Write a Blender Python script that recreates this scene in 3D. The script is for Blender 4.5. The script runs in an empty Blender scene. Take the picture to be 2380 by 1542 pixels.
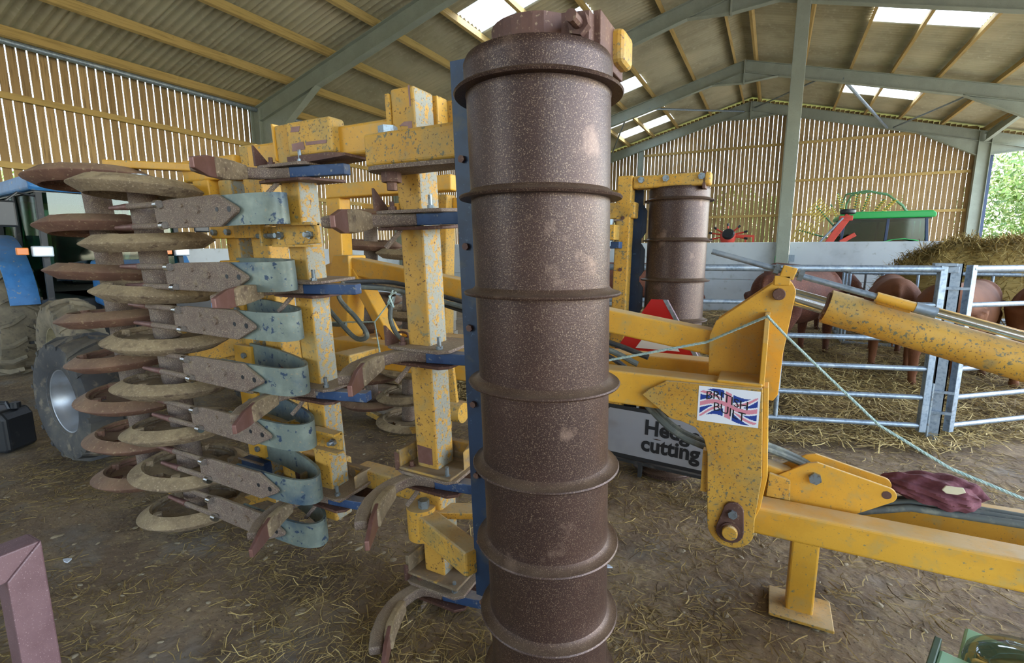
import bpy, bmesh, math, random
from mathutils import Vector, Matrix, Euler
S = bpy.context.scene
COL = S.collection
PI = math.pi
# ------------------------------------------------------------------ camera, sky, sun, exposure
cam_d = bpy.data.cameras.new('camera'); cam = bpy.data.objects.new('camera', cam_d); COL.objects.link(cam)
cam.location = (0, 0, 1.55)
cam.rotation_euler = Euler((math.radians(90 - 9.3), 0, math.radians(27.6)), 'XYZ')
cam_d.sensor_width = 36; cam_d.lens = 1150 * 36 / 2380; cam_d.clip_start = .03; cam_d.clip_end = 400
S.camera = cam
W = bpy.data.worlds.new('sky'); S.world = W; W.use_nodes = True
wn = W.node_tree.nodes; wl = W.node_tree.links
sky = wn.new('ShaderNodeTexSky'); sky.sky_type = 'NISHITA'; sky.sun_disc = False
sky.sun_elevation = math.radians(48); sky.sun_rotation = math.radians(60); sky.altitude = 50; sky.air_density = 1.0; sky.dust_density = 1.2
hs = wn.new('ShaderNodeHueSaturation'); hs.inputs['Saturation'].default_value = .85; wl.new(sky.outputs[0], hs.inputs['Color']); wl.new(hs.outputs[0], wn['Background'].inputs[0]); wn['Background'].inputs[1].default_value = .8
sun_d = bpy.data.lights.new('sun', 'SUN'); sun = bpy.data.objects.new('sun', sun_d); COL.objects.link(sun)
sun_d.energy = 5.0; sun_d.angle = math.radians(1.0); sun_d.color = (1, .95, .86)
sun.rotation_euler = Vector((-.58, -.33, -.9)).to_track_quat('-Z', 'Y').to_euler()
S.view_settings.view_transform = 'Standard'; S.view_settings.look = 'None'
S.view_settings.exposure = 1.1; S.view_settings.gamma = 1.0; S.view_settings.use_curve_mapping = False
S.cycles.adaptive_threshold = .02; S.cycles.max_bounces = 9; S.cycles.diffuse_bounces = 5; S.cycles.transparent_max_bounces = 8
R = random.Random(7)

# ------------------------------------------------------------------ mesh helpers
class MB:
    def __init__(s): s.v = []; s.f = []; s.mi = []; s.m = 0
    def add(s, vs, fs, M=None):
        o = len(s.v)
        for p in vs:
            p = Vector(p)
            if M is not None: p = M @ p
            s.v.append(p)
        for f in fs: s.f.append([i + o for i in f]); s.mi.append(s.m)
        return s
    def box(s, lo, hi, M=None):
        (a, b, c), (d, e, f) = lo, hi
        return s.add([(a,b,c),(d,b,c),(d,e,c),(a,e,c),(a,b,f),(d,b,f),(d,e,f),(a,e,f)],
                     [(0,3,2,1),(4,5,6,7),(0,1,5,4),(1,2,6,5),(2,3,7,6),(3,0,4,7)], M)
    def bar(s, p0, p1, w, h, up=(0,0,1)):
        p0 = Vector(p0); p1 = Vector(p1); d = (p1 - p0); L = d.length; d.normalize()
        u = Vector(up); u = (u - d * u.dot(d))
        if u.length < 1e-4: u = Vector((1,0,0)) - d * d.x
        u.normalize(); r = d.cross(u)
        M = Matrix(((d.x, r.x, u.x, p0.x), (d.y, r.y, u.y, p0.y), (d.z, r.z, u.z, p0.z), (0,0,0,1)))
        return s.box((0, -w/2, -h/2), (L, w/2, h/2), M)
    def prism(s, poly, lo, hi, ax='y', M=None):
        """poly of 2D points extruded along ax from lo to hi: y -> (x,z), z -> (x,y), x -> (y,z)"""
        n = len(poly)
        def mk(p, t): return {'y': (p[0], t, p[1]), 'z': (p[0], p[1], t), 'x': (t, p[0], p[1])}[ax]
        vs = [mk(p, lo) for p in poly] + [mk(p, hi) for p in poly]
        fs = [list(range(n)), list(range(2*n-1, n-1, -1))] + [(i, i+n, (i+1) % n + n, (i+1) % n) for i in range(n)]
        return s.add(vs, fs, M)
    def cyl(s, p0, p1, r0, r1=None, n=16, cap=True):
        r1 = r0 if r1 is None else r1
        p0 = Vector(p0); p1 = Vector(p1); d = (p1 - p0).normalized()
        a = d.orthogonal().normalized(); b = d.cross(a)
        vs = []
        for p, r in ((p0, r0), (p1, r1)):
            for i in range(n):
                t = 2*PI*i/n; vs.append(p + a*(r*math.cos(t)) + b*(r*math.sin(t)))
        fs = [(i, (i+1) % n, (i+1) % n + n, i+n) for i in range(n)]
        if cap: fs += [list(range(n-1, -1, -1)), list(range(n, 2*n))]
        return s.add(vs, fs)
    def tube(s, pts, r, n=8, cap=True, closed=False):
        pts = [Vector(p) for p in pts]; m = len(pts)
        rs = r if isinstance(r, (list, tuple)) else [r]*m
        prev = None; vs = []
        for i, p in enumerate(pts):
            d = ((pts[(i+1) % m] if (closed or i < m-1) else p) - (pts[i-1] if (closed or i > 0) else p)).normalized()
            a = d.orthogonal().normalized() if prev is None else (prev - d*prev.dot(d)).normalized()
            prev = a; b = d.cross(a)
            for k in range(n):
                t = 2*PI*k/n; vs.append(p + a*(rs[i]*math.cos(t)) + b*(rs[i]*math.sin(t)))
        fs = []
        for i in range(m if closed else m-1):
            j = (i+1) % m
            for k in range(n): fs.append((i*n+k, i*n+(k+1) % n, j*n+(k+1) % n, j*n+k))
        if cap and not closed: fs += [list(range(n-1, -1, -1)), [(m-1)*n+k for k in range(n)]]
        return s.add(vs, fs)
    def strip(s, pts, w, th, wax=(0,0,1)):
        """flat bar of width w (along wax) and thickness th following pts"""
        pts = [Vector(p) for p in pts]; m = len(pts); wv = Vector(wax).normalized(); vs = []
        ws = w if isinstance(w, (list, tuple)) else [w]*m; ts = th if isinstance(th, (list, tuple)) else [th]*m
        for i, p in enumerate(pts):
            d = (pts[min(i+1, m-1)] - pts[max(i-1, 0)]).normalized(); nn = d.cross(wv).normalized()
            for sx, sy in ((-1,-1),(1,-1),(1,1),(-1,1)): vs.append(p + nn*(sx*ts[i]/2) + wv*(sy*ws[i]/2))
        fs = [(3,2,1,0), [(m-1)*4+k for k in range(4)]]
        for i in range(m-1):
            for k in range(4): fs.append((i*4+k, i*4+(k+1) % 4, i*4+4+(k+1) % 4, i*4+4+k))
        return s.add(vs, fs)
    def lathe(s, prof, n=32, M=None, closed=False, a0=0, a1=2*PI, cap=True):
        """prof [(r,z)] around z"""
        full = abs(a1-a0-2*PI) < 1e-6; k = n if full else n+1; vs = []
        for r, z in prof:
            for i in range(k):
                t = a0 + (a1-a0)*i/n; vs.append((r*math.cos(t), r*math.sin(t), z))
        fs = []; m = len(prof)
        for j in range(m if closed else m-1):
            q = (j+1) % m
            for i in range(n):
                i2 = (i+1) % k; fs.append((j*k+i, j*k+i2, q*k+i2, q*k+i))
        if not closed and full and cap:
            if prof[0][0] > 1e-6: fs.append([i for i in range(k-1, -1, -1)])
            if prof[-1][0] > 1e-6: fs.append([(m-1)*k+i for i in range(k)])
        return s.add(vs, fs, M)
    def hexbolt(s, p, d, r, h):
        p = Vector(p); return s.cyl(p, p + Vector(d).normalized()*h, r, n=6)
    def xf(s, fn): s.v = [Vector(fn(p)) for p in s.v]; return s

WLOC = {}
def wloc(o): return WLOC.get(o.name, Vector((0,0,0)))
def obj(name, mb, mat, parent=None, bevel=0, smooth=False, label=None, seg=2, keep=False, fixn=True):
    """link the collected shape as ONE mesh object, its origin at its own middle"""
    me = bpy.data.meshes.new(name)
    vs = mb.v
    if keep: c = Vector((0,0,0))
    else:
        xs = [v.x for v in vs]; ys = [v.y for v in vs]; zs = [v.z for v in vs]
        c = Vector(((min(xs)+max(xs))/2, (min(ys)+max(ys))/2, (min(zs)+max(zs))/2))
    me.from_pydata([tuple(v - c) for v in vs], [], mb.f)
    mats = mat if isinstance(mat, (list, tuple)) else [mat]
    for m in mats: me.materials.append(m)
    if len(mats) > 1: me.polygons.foreach_set('material_index', mb.mi)
    if fixn:
        b = bmesh.new(); b.from_mesh(me); bmesh.ops.recalc_face_normals(b, faces=b.faces); b.to_mesh(me); b.free()
    if smooth:
        me.polygons.foreach_set('use_smooth', [True]*len(me.polygons))
        try: me.set_sharp_from_angle(angle=math.radians(38))
        except Exception: pass
    me.update()
    o = bpy.data.objects.new(name, me); COL.objects.link(o)
    place(o, c, parent)
    if bevel:
        md = o.modifiers.new('bevel', 'BEVEL'); md.width = bevel; md.segments = seg; md.limit_method = 'ANGLE'; md.angle_limit = math.radians(40)
    if label: o['label'] = label
    return o
def place(o, c, parent):
    c = Vector(c)
    if parent is not None:
        o.parent = parent; o.location = c - wloc(parent)
    else: o.location = c
    WLOC[o.name] = c
def inst(name, src, loc, parent=None, rot=None, scale=None):
    o = bpy.data.objects.new(name, src.data); COL.objects.link(o); place(o, loc, parent)
    if rot: o.rotation_euler = rot
    if scale: o.scale = scale
    for m in src.modifiers:
        n = o.modifiers.new(m.name, m.type)
        for a in ('width', 'segments', 'limit_method', 'angle_limit', 'levels', 'render_levels'):
            if hasattr(m, a): setattr(n, a, getattr(m, a))
    return o
def thing(name, label, cat, loc=(0,0,0), group=None, kind=None, rz=0):
    o = bpy.data.objects.new(name, None); COL.objects.link(o); o.location = loc; o.rotation_euler = (0,0,rz); o.empty_display_size = .2
    WLOC[o.name] = Vector(loc); return tag(o, label, cat, group, kind)
def tag(o, label, cat=None, group=None, kind=None):
    o['label'] = label
    if cat: o['category'] = cat
    if group: o['group'] = group
    if kind: o['kind'] = kind
    return o
def copy_tree(o, parent=None, label=None):
    c = o.copy(); COL.objects.link(c); c.parent = parent
    if label: c['label'] = label
    WLOC[c.name] = wloc(o)
    for ch in list(o.children): copy_tree(ch, c)
    return c

# ------------------------------------------------------------------ materials
def lin(c):
    if isinstance(c, str):
        c = [int(c[i:i+2], 16)/255 for i in (0, 2, 4)]
    return tuple((x/12.92 if x <= .04045 else ((x+.055)/1.055)**2.4) for x in c) + (1,)
def mat(name, base, rough=.6, metal=0., layers=(), bump=None, dust=None, side=None, spec=.5, rand=None, objco=False, trans=0, island=None):
    """layers: (scale, colour, lo, hi, detail[, (sx,sy,sz)]) noise masks painted over base; dust: (colour, amount) on faces that look up; side: (colour, axis) worn faces"""
    m = bpy.data.materials.new(name); m.use_nodes = True
    N = m.node_tree.nodes; L = m.node_tree.links; B = N['Principled BSDF']
    B.inputs['Roughness'].default_value = rough; B.inputs['Metallic'].default_value = metal
    B.inputs['Specular IOR Level'].default_value = spec
    if trans: B.inputs['Transmission Weight'].default_value = trans
    geo = N.new('ShaderNodeNewGeometry')
    if objco: co = N.new('ShaderNodeTexCoord').outputs['Object']
    else: co = geo.outputs['Position']
    col = N.new('ShaderNodeRGB'); col.outputs[0].default_value = lin(base); cur = col.outputs[0]
    def mix(fac, c2):
        nonlocal cur
        x = N.new('ShaderNodeMix'); x.data_type = 'RGBA'
        if hasattr(fac, 'node'): L.new(fac, x.inputs[0])
        else: x.inputs[0].default_value = fac
        L.new(cur, x.inputs[6])
        if hasattr(c2, 'node'): L.new(c2, x.inputs[7])
        else: x.inputs[7].default_value = lin(c2)
        cur = x.outputs[2]
    def noise(scale, lo, hi, det=3, st=None, rough_=.6):
        v = co
        if st:
            mp = N.new('ShaderNodeMapping'); mp.inputs['Scale'].default_value = st; L.new(co, mp.inputs[0]); v = mp.outputs[0]
        t = N.new('ShaderNodeTexNoise'); t.inputs['Scale'].default_value = scale; t.inputs['Detail'].default_value = det; t.inputs['Roughness'].default_value = rough_; L.new(v, t.inputs['Vector'])
        r = N.new('ShaderNodeMapRange'); r.inputs[1].default_value = lo; r.inputs[2].default_value = hi; r.clamp = True; L.new(t.outputs['Fac'], r.inputs[0])
        return r.outputs[0]
    def mul(a, b):
        x = N.new('ShaderNodeMath'); x.operation = 'MULTIPLY'
        for i, q in enumerate((a, b)):
            if hasattr(q, 'node'): L.new(q, x.inputs[i])
            else: x.inputs[i].default_value = q
        return x.outputs[0]
    if rand or island:
        src = geo.outputs['Random Per Island'] if island else N.new('ShaderNodeObjectInfo').outputs['Random']
        cr = N.new('ShaderNodeValToRGB'); cl = island or rand
        while len(cr.color_ramp.elements) < len(cl): cr.color_ramp.elements.new(.5)
        for i, c in enumerate(cl): cr.color_ramp.elements[i].position = i/(len(cl)-1); cr.color_ramp.elements[i].color = lin(c)
        L.new(src, cr.inputs[0]); cur = cr.outputs[0]
    for ly in layers:
        mix(noise(*([ly[0], ly[2], ly[3], ly[4]] + ([ly[5]] if len(ly) > 5 else []))), ly[1])
    if side:
        sp = N.new('ShaderNodeSeparateXYZ'); L.new(geo.outputs['Normal'], sp.inputs[0])
        r = N.new('ShaderNodeMapRange'); r.inputs[1].default_value = .8; r.inputs[2].default_value = .9; L.new(sp.outputs[side[1]], r.inputs[0])
        mix(mul(r.outputs[0], noise(48, side[2], side[3], 6)), side[0]); mix(mul(r.outputs[0], noise(150, .60, .66, 3)), '6a5a42')
    if dust:
        sp = N.new('ShaderNodeSeparateXYZ'); L.new(geo.outputs['Normal'], sp.inputs[0])
        r = N.new('ShaderNodeMapRange'); r.inputs[1].default_value = .5; r.inputs[2].default_value = .95; L.new(sp.outputs[2], r.inputs[0])
        mix(mul(mul(r.outputs[0], noise(9, .15, .6, 4)), dust[1]), dust[0])
    L.new(cur, B.inputs['Base Color'])
    if bump:
        t = N.new('ShaderNodeTexNoise'); t.inputs['Scale'].default_value = bump[0]; t.inputs['Detail'].default_value = 4
        if len(bump) > 2:
            mp = N.new('ShaderNodeMapping'); mp.inputs['Scale'].default_value = bump[2]; L.new(co, mp.inputs[0]); L.new(mp.outputs[0], t.inputs['Vector'])
        else: L.new(co, t.inputs['Vector'])
        b = N.new('ShaderNodeBump'); b.inputs['Strength'].default_value = bump[1]; b.inputs['Distance'].default_value = .01
        L.new(t.outputs['Fac'], b.inputs['Height']); L.new(b.outputs[0], B.inputs['Normal'])
    return m
M = {}
DUST = 'c2b08a'
M['yellow'] = mat('yellow_paint', 'd29c30', .5, layers=[(6, 'c08a22', .42, .75, 4), (55, '857c58', .63, .69, 6), (12, 'b59a58', .52, .78, 5), (160, '6e5230', .66, .7, 3)], dust=(DUST, .75), bump=(60, .05))
M['yellow_worn'] = mat('worn_yellow_paint', 'c89a3c', .6, layers=[(5, 'b4842a', .4, .7, 4), (6, 'a58a4c', .5, .7, 5), (62, '6f6a50', .57, .62, 8), (9, '9c8450', .60, .70, 6), (110, '63442e', .61, .66, 4)], dust=(DUST, .8), bump=(70, .1))
M['yellow_tube'] = mat('soil_scoured_yellow_paint', 'c4953c', .62, layers=[(4, 'b0842e', .4, .7, 4), (80, '5f4229', .585, .65, 4), (8, 'a08c58', .5, .70, 5), (30, '7d7858', .62, .68, 6)], side=('8f8f82', 0, .43, .50), dust=('a3947a', .85), bump=(80, .12))
M['rust'] = mat('rusty_steel', '5b4038', .62, .25, layers=[(8, '70503f', .45, .7, 4), (90, '8c765f', .58, .68, 4), (3, '4a332e', .5, .75, 3)], bump=(80, .15))
M['drum'] = mat('rusty_roller_steel', '382722', .42, .4, spec=.5, layers=[(4, '443029', .4, .65, 4), (330, '7a6755', .575, .635, 2), (7, '7d6759', .62, .78, 6)], bump=(200, .10), dust=('8f7b64', .4))
M['mud'] = mat('dried_mud_on_steel', '786750', .9, layers=[(9, '8e7c60', .45, .65, 5), (90, 'a8967a', .55, .68, 4), (22, '5e4c3c', .54, .66, 5)], bump=(45, .4), dust=('a8956f', .6))
M['mudrust'] = mat('rusty_ring_steel', '684a3c', .75, .1, layers=[(8, '7f5e4a', .45, .65, 5), (60, 'a08b6c', .6, .7, 4)], bump=(45, .25), dust=('9c8868', .55))
M['mudgrey'] = mat('soil_worn_grey_steel', '6f6055', .75, .1, layers=[(12, '655248', .45, .7, 4), (260, 'a08e79', .55, .62, 2), (30, '857662', .58, .68, 4)], bump=(70, .25), dust=('a8977a', .5))
M['yellow_mud'] = mat('mud_coated_yellow_paint', 'b08c44', .8, layers=[(5, '77674f', .40, .52, 5), (60, '93836a', .56, .64, 4), (25, 'c09a40', .62, .68, 5)], dust=('7c6d58', .95), bump=(50, .3))
M['tooltip'] = mat('bare_brown_point_steel', '735046', .45, .3, layers=[(12, '82605a', .45, .7, 4)], bump=(50, .05))
M['blue'] = mat('worn_blue_paint', '304a70', .55, layers=[(14, '24395c', .5, .65, 4), (40, '8b8b85', .6, .68, 5), (8, '6b6f74', .6, .75, 4)], dust=('a09480', .6))
M['blue_spring'] = mat('scoured_blue_spring_steel', '6f7a72', .5, .2, layers=[(9, '869084', .45, .65, 5), (3.2, '42586a', .52, .68, 6), (26, '2c4058', .60, .63, 8), (60, '8d8672', .62, .7, 4)], bump=(60, .08))
M['blue_dark'] = mat('dark_blue_paint', '1a3350', .5, layers=[(7, '14263e', .45, .65, 4), (60, '3f566e', .64, .7, 4), (10, '3f4243', .58, .72, 5)])
M['blue_tr'] = mat('faded_blue_tractor_paint', '3a78b2', .45, layers=[(9, '2f659a', .45, .7, 3), (20, '8f8f88', .62, .7, 5)], dust=('8a8f98', .4))
M['galv'] = mat('galvanised_steel', '8d9ba8', .45, .55, layers=[(40, '778693', .48, .62, 3), (9, 'a2adb6', .55, .7, 3), (5, '77716a', .66, .78, 4)])
M['zinc'] = mat('zinc_bolt_steel', '8b98a0', .4, .7, layers=[(50, '73706c', .5, .65, 3)])
M['chrome'] = mat('chromed_rod', 'd5dade', .12, 1.0)
M['green_steel'] = mat('grey_green_painted_steel', '8a9082', .6, layers=[(3, '949a8b', .45, .7, 3), (40, '7a8073', .6, .72, 4)])
M['wood'] = mat('larch_board', '9a7340', .8, rand=['8a7048', 'a0845a', '94794f', 'ab8d5e', '7f6745'], layers=[(6, '6f5838', .5, .72, 4, (6, 6, .35)), (30, '6b4d2b', .66, .74, 3, (3, 3, .2))], bump=(40, .2, (6, 6, .3)))
M['purlin'] = mat('timber_purlin', 'b0925a', .75, rand=['a98d50', 'b5995e', 'ab9054'], layers=[(5, '8f7643', .5, .72, 4, (6, .35, 6)), (5, '7d5a28', .7, .78, 3)], bump=(40, .15, (6, .3, 6)))
M['sheet'] = mat('fibre_cement_sheet', 'a8a286', .9, rand=['a39d82', 'aea88b', 'a09a7f'], layers=[(1.2, '948e74', .45, .7, 4), (9, 'b2ab90', .55, .72, 4), (.5, 'b8af90', .5, .7, 2)])
M['bounce_yard'] = mat('bounce_concrete', 'b0aca2', .9, layers=[(.6, '9c988e', .45, .7, 4)])  # pale surface of the added ground that bounces light under the roof
M['concrete'] = mat('pale_concrete', 'b9c0c4', .85, layers=[(1.5, 'a8aeb2', .45, .7, 4), (6, '8c8a80', .62, .76, 5), (20, '77705f', .7, .76, 4)], bump=(30, .08))
M['dirt'] = mat('trodden_earth', '7f6d55', .95, layers=[(1.1, '6c5b47', .42, .62, 4), (5, '8f7d5f', .48, .66, 6), (2.3, '594c3b', .54, .7, 5), (30, 'a59468', .58, .68, 5, (1, 2.0, 1)), (80, '4e4334', .58, .68, 4), (1.6, '7d7568', .54, .66, 4)], bump=(22, .8))
M['bed'] = mat('soiled_bedding', '6b5638', .95, layers=[(3, '4d3e2b', .45, .62, 4), (14, '8f7a4c', .5, .64, 5), (50, 'b09a60', .58, .66, 4)], bump=(25, 1.0))
STR = ['6e5a35', '8d7847', 'a58f58', 'bfa868', 'cdb97e', '7c6a44']
M['straw'] = mat('straw', 'b9a263', .75, island=STR)
M['strawd'] = mat('old_straw', '9b8450', .85, island=['57472e', '6d5a38', '84703f', '9c8652', 'b19a60', '665234'])
M['hay'] = mat('hay', '9c8650', .85, island=['6e5c33', '8b7642', 'a58d50', 'b9a262', '7d7040'])
M['rubber'] = mat('dusty_tyre_rubber', '3a3b3d', .85, layers=[(5, '54524c', .45, .7, 4), (14, '7a7160', .56, .74, 5)], bump=(40, .15), dust=('7e7462', .5))
M['rubber_mud'] = mat('muddy_tyre_rubber', '6b6353', .9, layers=[(5, '857a64', .42, .65, 4), (14, '4a4640', .55, .7, 5)], bump=(35, .3))
M['rim'] = mat('silver_wheel_rim', 'a3a8ae', .38, .6, layers=[(8, '9a9c9c', .5, .7, 4), (12, '8a7a60', .66, .75, 4)])
M['rim_cream'] = mat('cream_wheel_rim', '968d70', .7, layers=[(8, '6d6550', .5, .7, 4)])
M['hose'] = mat('dusty_hydraulic_hose', '565c58', .7, layers=[(20, '7a7d70', .5, .7, 4)])
M['black'] = mat('black_plastic', '1d2024', .4, layers=[(12, '3a3a3a', .6, .75, 4)])
M['blackdull'] = mat('dull_black_steel', '26282a', .6, layers=[(14, '4e4a44', .58, .75, 4)], dust=('6e6658', .4))
M['rope'] = mat('pale_blue_rope', 'a9bcb4', .8, layers=[(90, '8aa39e', .45, .6, 2)])
M['cloth'] = mat('maroon_cloth', '6d4048', .95, layers=[(14, '5a2f38', .45, .65, 4), (6, '7d5058', .55, .7, 3)], bump=(60, .3))
M['redtube'] = mat('red_oxide_paint', '705557', .5, layers=[(8, '624749', .45, .7, 4), (200, '9d8687', .62, .68, 3)], bump=(90, .08))
M['greenpaint'] = mat('light_green_paint', '86b08e', .45, layers=[(9, '74a17e', .45, .7, 4), (40, 'a7a58c', .64, .72, 4)], bump=(20, .08))
M['greendark'] = mat('dark_green_paint', '2c4430', .5, layers=[(9, '3b5038', .5, .7, 4)])
M['greencab'] = mat('bright_green_cab_paint', '1f9a48', .4)
M['cabblue'] = mat('dark_cab_frame', '1c2f52', .4)
M['red'] = mat('red_implement_paint', 'c4412f', .5, layers=[(9, 'a33426', .5, .7, 4)])
M['redsign'] = mat('red_reflective', 'b3141c', .35)
M['white'] = mat('white_board', 'd9dde0', .5)
M['signgrey'] = mat('grey_white_sign_face', '9ea2a8', .5, layers=[(4, '92959a', .45, .7, 3)])
M['ink'] = mat('black_lettering', '15161a', .5)
M['flagblue'] = mat('flag_blue', '1f3f93', .4)
M['flagred'] = mat('faded_flag_pink', 'd88a9a', .4)
M['flagwhite'] = mat('sticker_white', 'e6eaf0', .4)
M['cow'] = mat('red_brown_hide', '552c1c', .85, objco=True, layers=[(4, '6b3a22', .45, .68, 4), (2, '432416', .5, .7, 3), (40, '8d5b3a', .58, .7, 3, (1, 1, 3))], bump=(60, .3))
M['cow2'] = mat('tan_brown_hide', '6e4225', .85, objco=True, layers=[(4, '83532e', .45, .68, 4), (2, '54301b', .5, .7, 3)], bump=(60, .3))
M['eartag'] = mat('yellow_ear_tag', 'e6d24a', .5)
M['raketine'] = mat('yellow_rake_tine', 'd6c25a', .5)
M['rakegreen'] = mat('green_rake_arm', '4f7d55', .5)
M['leaf'] = mat('sunlit_leaf', '8aa052', .6, island=['5f7d36', '7c9a48', '9cb05c', 'b7c47c', '4e6a30'])
M['bark'] = mat('bark', '5d4c3a', .9)
M['grass'] = mat('grass', '7d9250', .9, layers=[(3, '62793c', .45, .65, 4)])
M['paper'] = mat('pale_scrap', 'c3ccd6', .7)
M['palletw'] = mat('weathered_pallet_wood', '7d7668', .9, rand=['726b5e','878071','7a7160'], layers=[(6,'5f584c',.5,.72,4)])
M['tagpale'] = mat('pale_cloth_tag', 'c9c2a4', .8)
M['stone'] = mat('floor_stone', '94886f', .9, layers=[(14, '7d7260', .5, .7, 4)], bump=(30, .3))
M['amber'] = mat('amber_lens', 'd8772a', .3)
M['lens'] = mat('headlamp_lens', 'b9c6d2', .15, .3)
def glass(name, tint, alpha):
    m = bpy.data.materials.new(name); m.use_nodes = True; N = m.node_tree.nodes; L = m.node_tree.links
    N.remove(N['Principled BSDF']); t = N.new('ShaderNodeBsdfTransparent'); t.inputs[0].default_value = lin(tint)
    g = N.new('ShaderNodeBsdfGlossy'); g.inputs['Roughness'].default_value = .05; g.inputs[0].default_value = (.9,.95,1,1)
    x = N.new('ShaderNodeMixShader'); x.inputs[0].default_value = alpha
    L.new(t.outputs[0], x.inputs[1]); L.new(g.outputs[0], x.inputs[2]); L.new(x.outputs[0], N['Material Output'].inputs[0]); return m
M['glass'] = glass('tinted_cab_glass', '86a89c', .035)
M['clear'] = glass('clear_plastic', 'd4d6d0', .2)
def translucent(name, c):
    m = bpy.data.materials.new(name); m.use_nodes = True; N = m.node_tree.nodes; L = m.node_tree.links
    N.remove(N['Principled BSDF']); t = N.new('ShaderNodeBsdfTranslucent'); t.inputs[0].default_value = lin(c)
    d = N.new('ShaderNodeBsdfTransparent'); d.inputs[0].default_value = lin('f4f8fa')
    x = N.new('ShaderNodeMixShader'); x.inputs[0].default_value = .45
    L.new(t.outputs[0], x.inputs[1]); L.new(d.outputs[0], x.inputs[2]); L.new(x.outputs[0], N['Material Output'].inputs[0]); return m
M['skylight'] = translucent('translucent_rooflight', 'f2f5f2')
# ------------------------------------------------------------------ the setting
AP = -1.25
def zr(x): return 5.0 + .272*(x + 11.1) if x <= AP else 5.0 + .272*(AP + 11.1) - .26*(x - AP)
def gate_y(x): return 4.94 + (x - 1.19)*.303 if x < 1.25 else 5.0 + (x - 1.31)*.87
def hash2(x, y): return math.sin(x*1.7 + 1.3*math.sin(y*.9))*.5 + math.sin(y*2.3 + 1.1*math.sin(x*1.4))*.5
def floor_z(x, y):
    z = .010*hash2(x*1.3, y*1.1) + .006*hash2(x*4.1 + 3, y*3.7) - .016
    if y > gate_y(x): z += min(.10, (y - gate_y(x))*.08) + .02*hash2(x*2.7, y*3.1)
    return z
def grid(x0, x1, y0, y1, nx, ny, zf):
    m = MB(); vs = []; fs = []
    for j in range(ny+1):
        for i in range(nx+1):
            x = x0 + (x1-x0)*i/nx; y = y0 + (y1-y0)*j/ny; vs.append((x, y, zf(x, y)))
    for j in range(ny):
        for i in range(nx): a = j*(nx+1)+i; fs.append((a, a+1, a+nx+2, a+nx+1))
    return m.add(vs, fs)
fl = obj('floor', grid(-11.1, 7.2, -9, 24, 220, 380, floor_z), M['dirt'], smooth=True); tag(fl, 'trodden brown earth floor of the barn strewn with straw', kind='structure')
# bedding layer behind the gates
def bedz(x, y): return floor_z(x, y) + .012
mb = MB(); nx, ny = 110, 90; vs = []; fs = []
for j in range(ny+1):
    for i in range(nx+1):
        x = -4.5 + 11.6*i/nx; y0 = max(4.15, gate_y(max(x, -1.6)) + .12); y = y0 + (13.0 - y0)*j/ny if y0 < 12.9 else 13.0
        vs.append((x, y, bedz(x, y) + .02*abs(hash2(x*3, y*4))*min(1, j/6)))
for j in range(ny):
    for i in range(nx): a = j*(nx+1)+i; fs.append((a, a+1, a+nx+2, a+nx+1))
bd = obj('straw_bedding', mb.add(vs, fs), M['bed'], smooth=True); tag(bd, 'deep trodden straw bedding in the cattle pen behind the gates', 'bedding', kind='stuff')
og = obj('ground', MB().add([(-120,-60,-.06),(120,-60,-.06),(120,140,-.06),(-120,140,-.06)], [(0,1,2,3)]), M['grass']); tag(og, 'grassy ground around the barn', kind='structure')
yd = obj('bounce_yard', MB().add([(7.2,-40,-.03),(40,-40,-.03),(40,30,-.03),(7.2,30,-.03),(-40,-40,-.03),(7.2,-9,-.03),(-40,-9,-.03)], [(0,1,2,3),(4,0,5,6)]), M['bounce_yard'], fixn=False); tag(yd, 'unseen pale concrete apron added around the barn to bounce light inside', kind='structure')  # added out of view as a bright reflector for the barn interior

# ---- roof
def sheet_mesh(name, x0, x1, w, material):
    m = MB(); n = 7*8; vs = []; fs = []
    for j in range(3):
        x = x0 + (x1-x0)*j/2
        for i in range(n+1): y = w*i/n; vs.append((x, y, zr(x) + .026*math.cos(2*PI*i/8)))
    for j in range(2):
        for i in range(n): a = j*(n+1)+i; fs.append((a, a+1, a+n+2, a+n+1))
    m.add(vs, fs); m.v = [v + Vector((0, 0, .03)) for v in m.v]
    return m
def roof(name, label, bounds, lights, y0, ncol):
    root = thing(name, label, None, (0, 0, 5), kind='structure')
    for r in range(len(bounds)-1):
        a, b = bounds[r], bounds[r+1]
        src = {}
        for k in range(ncol):
            y = y0 + k
            li = any(abs(y - ly) < .3 and lr == r for ly, lr in lights)
            key = 'skylight' if li else 'sheet'
            if key not in src:
                o = obj('rooflight' if li else 'roof_sheet', sheet_mesh(key, a, b, 1.06, None), M[key], root, smooth=True)
                o.location += Vector((0, y, 0)); src[key] = o; WLOC[o.name] = WLOC[o.name] + Vector((0, y, 0)); o['y0'] = y
            else:
                s = src[key]; c = s.location + wloc(root) + Vector((0, y - s['y0'], .004*(k % 2)))
                inst('rooflight' if li else 'roof_sheet', s, c, root)
        for s in src.values(): del s['y0']
    return root
YR0 = -1.7
LL = [-11.45, -8.5, -6.15, -4.08, AP]; RL = [AP, 1.6, 3.67, 6.1, 7.5]
rl = roof('ceiling_left', 'left slope of corrugated cement sheets with timber purlins and white rooflights', LL, [(9.3,2),(11.3,2),(14.3,2),(16.3,2),(19.3,2),(21.3,2)], YR0, 26)
rr = roof('ceiling_right', 'right slope of corrugated cement sheets with timber purlins and white rooflights', RL, [(14.3,1),(20.3,1)], YR0, 26)
FY = [-1.5, 3.1, 8.1, 13.0, 18.3, 23.2]
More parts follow.
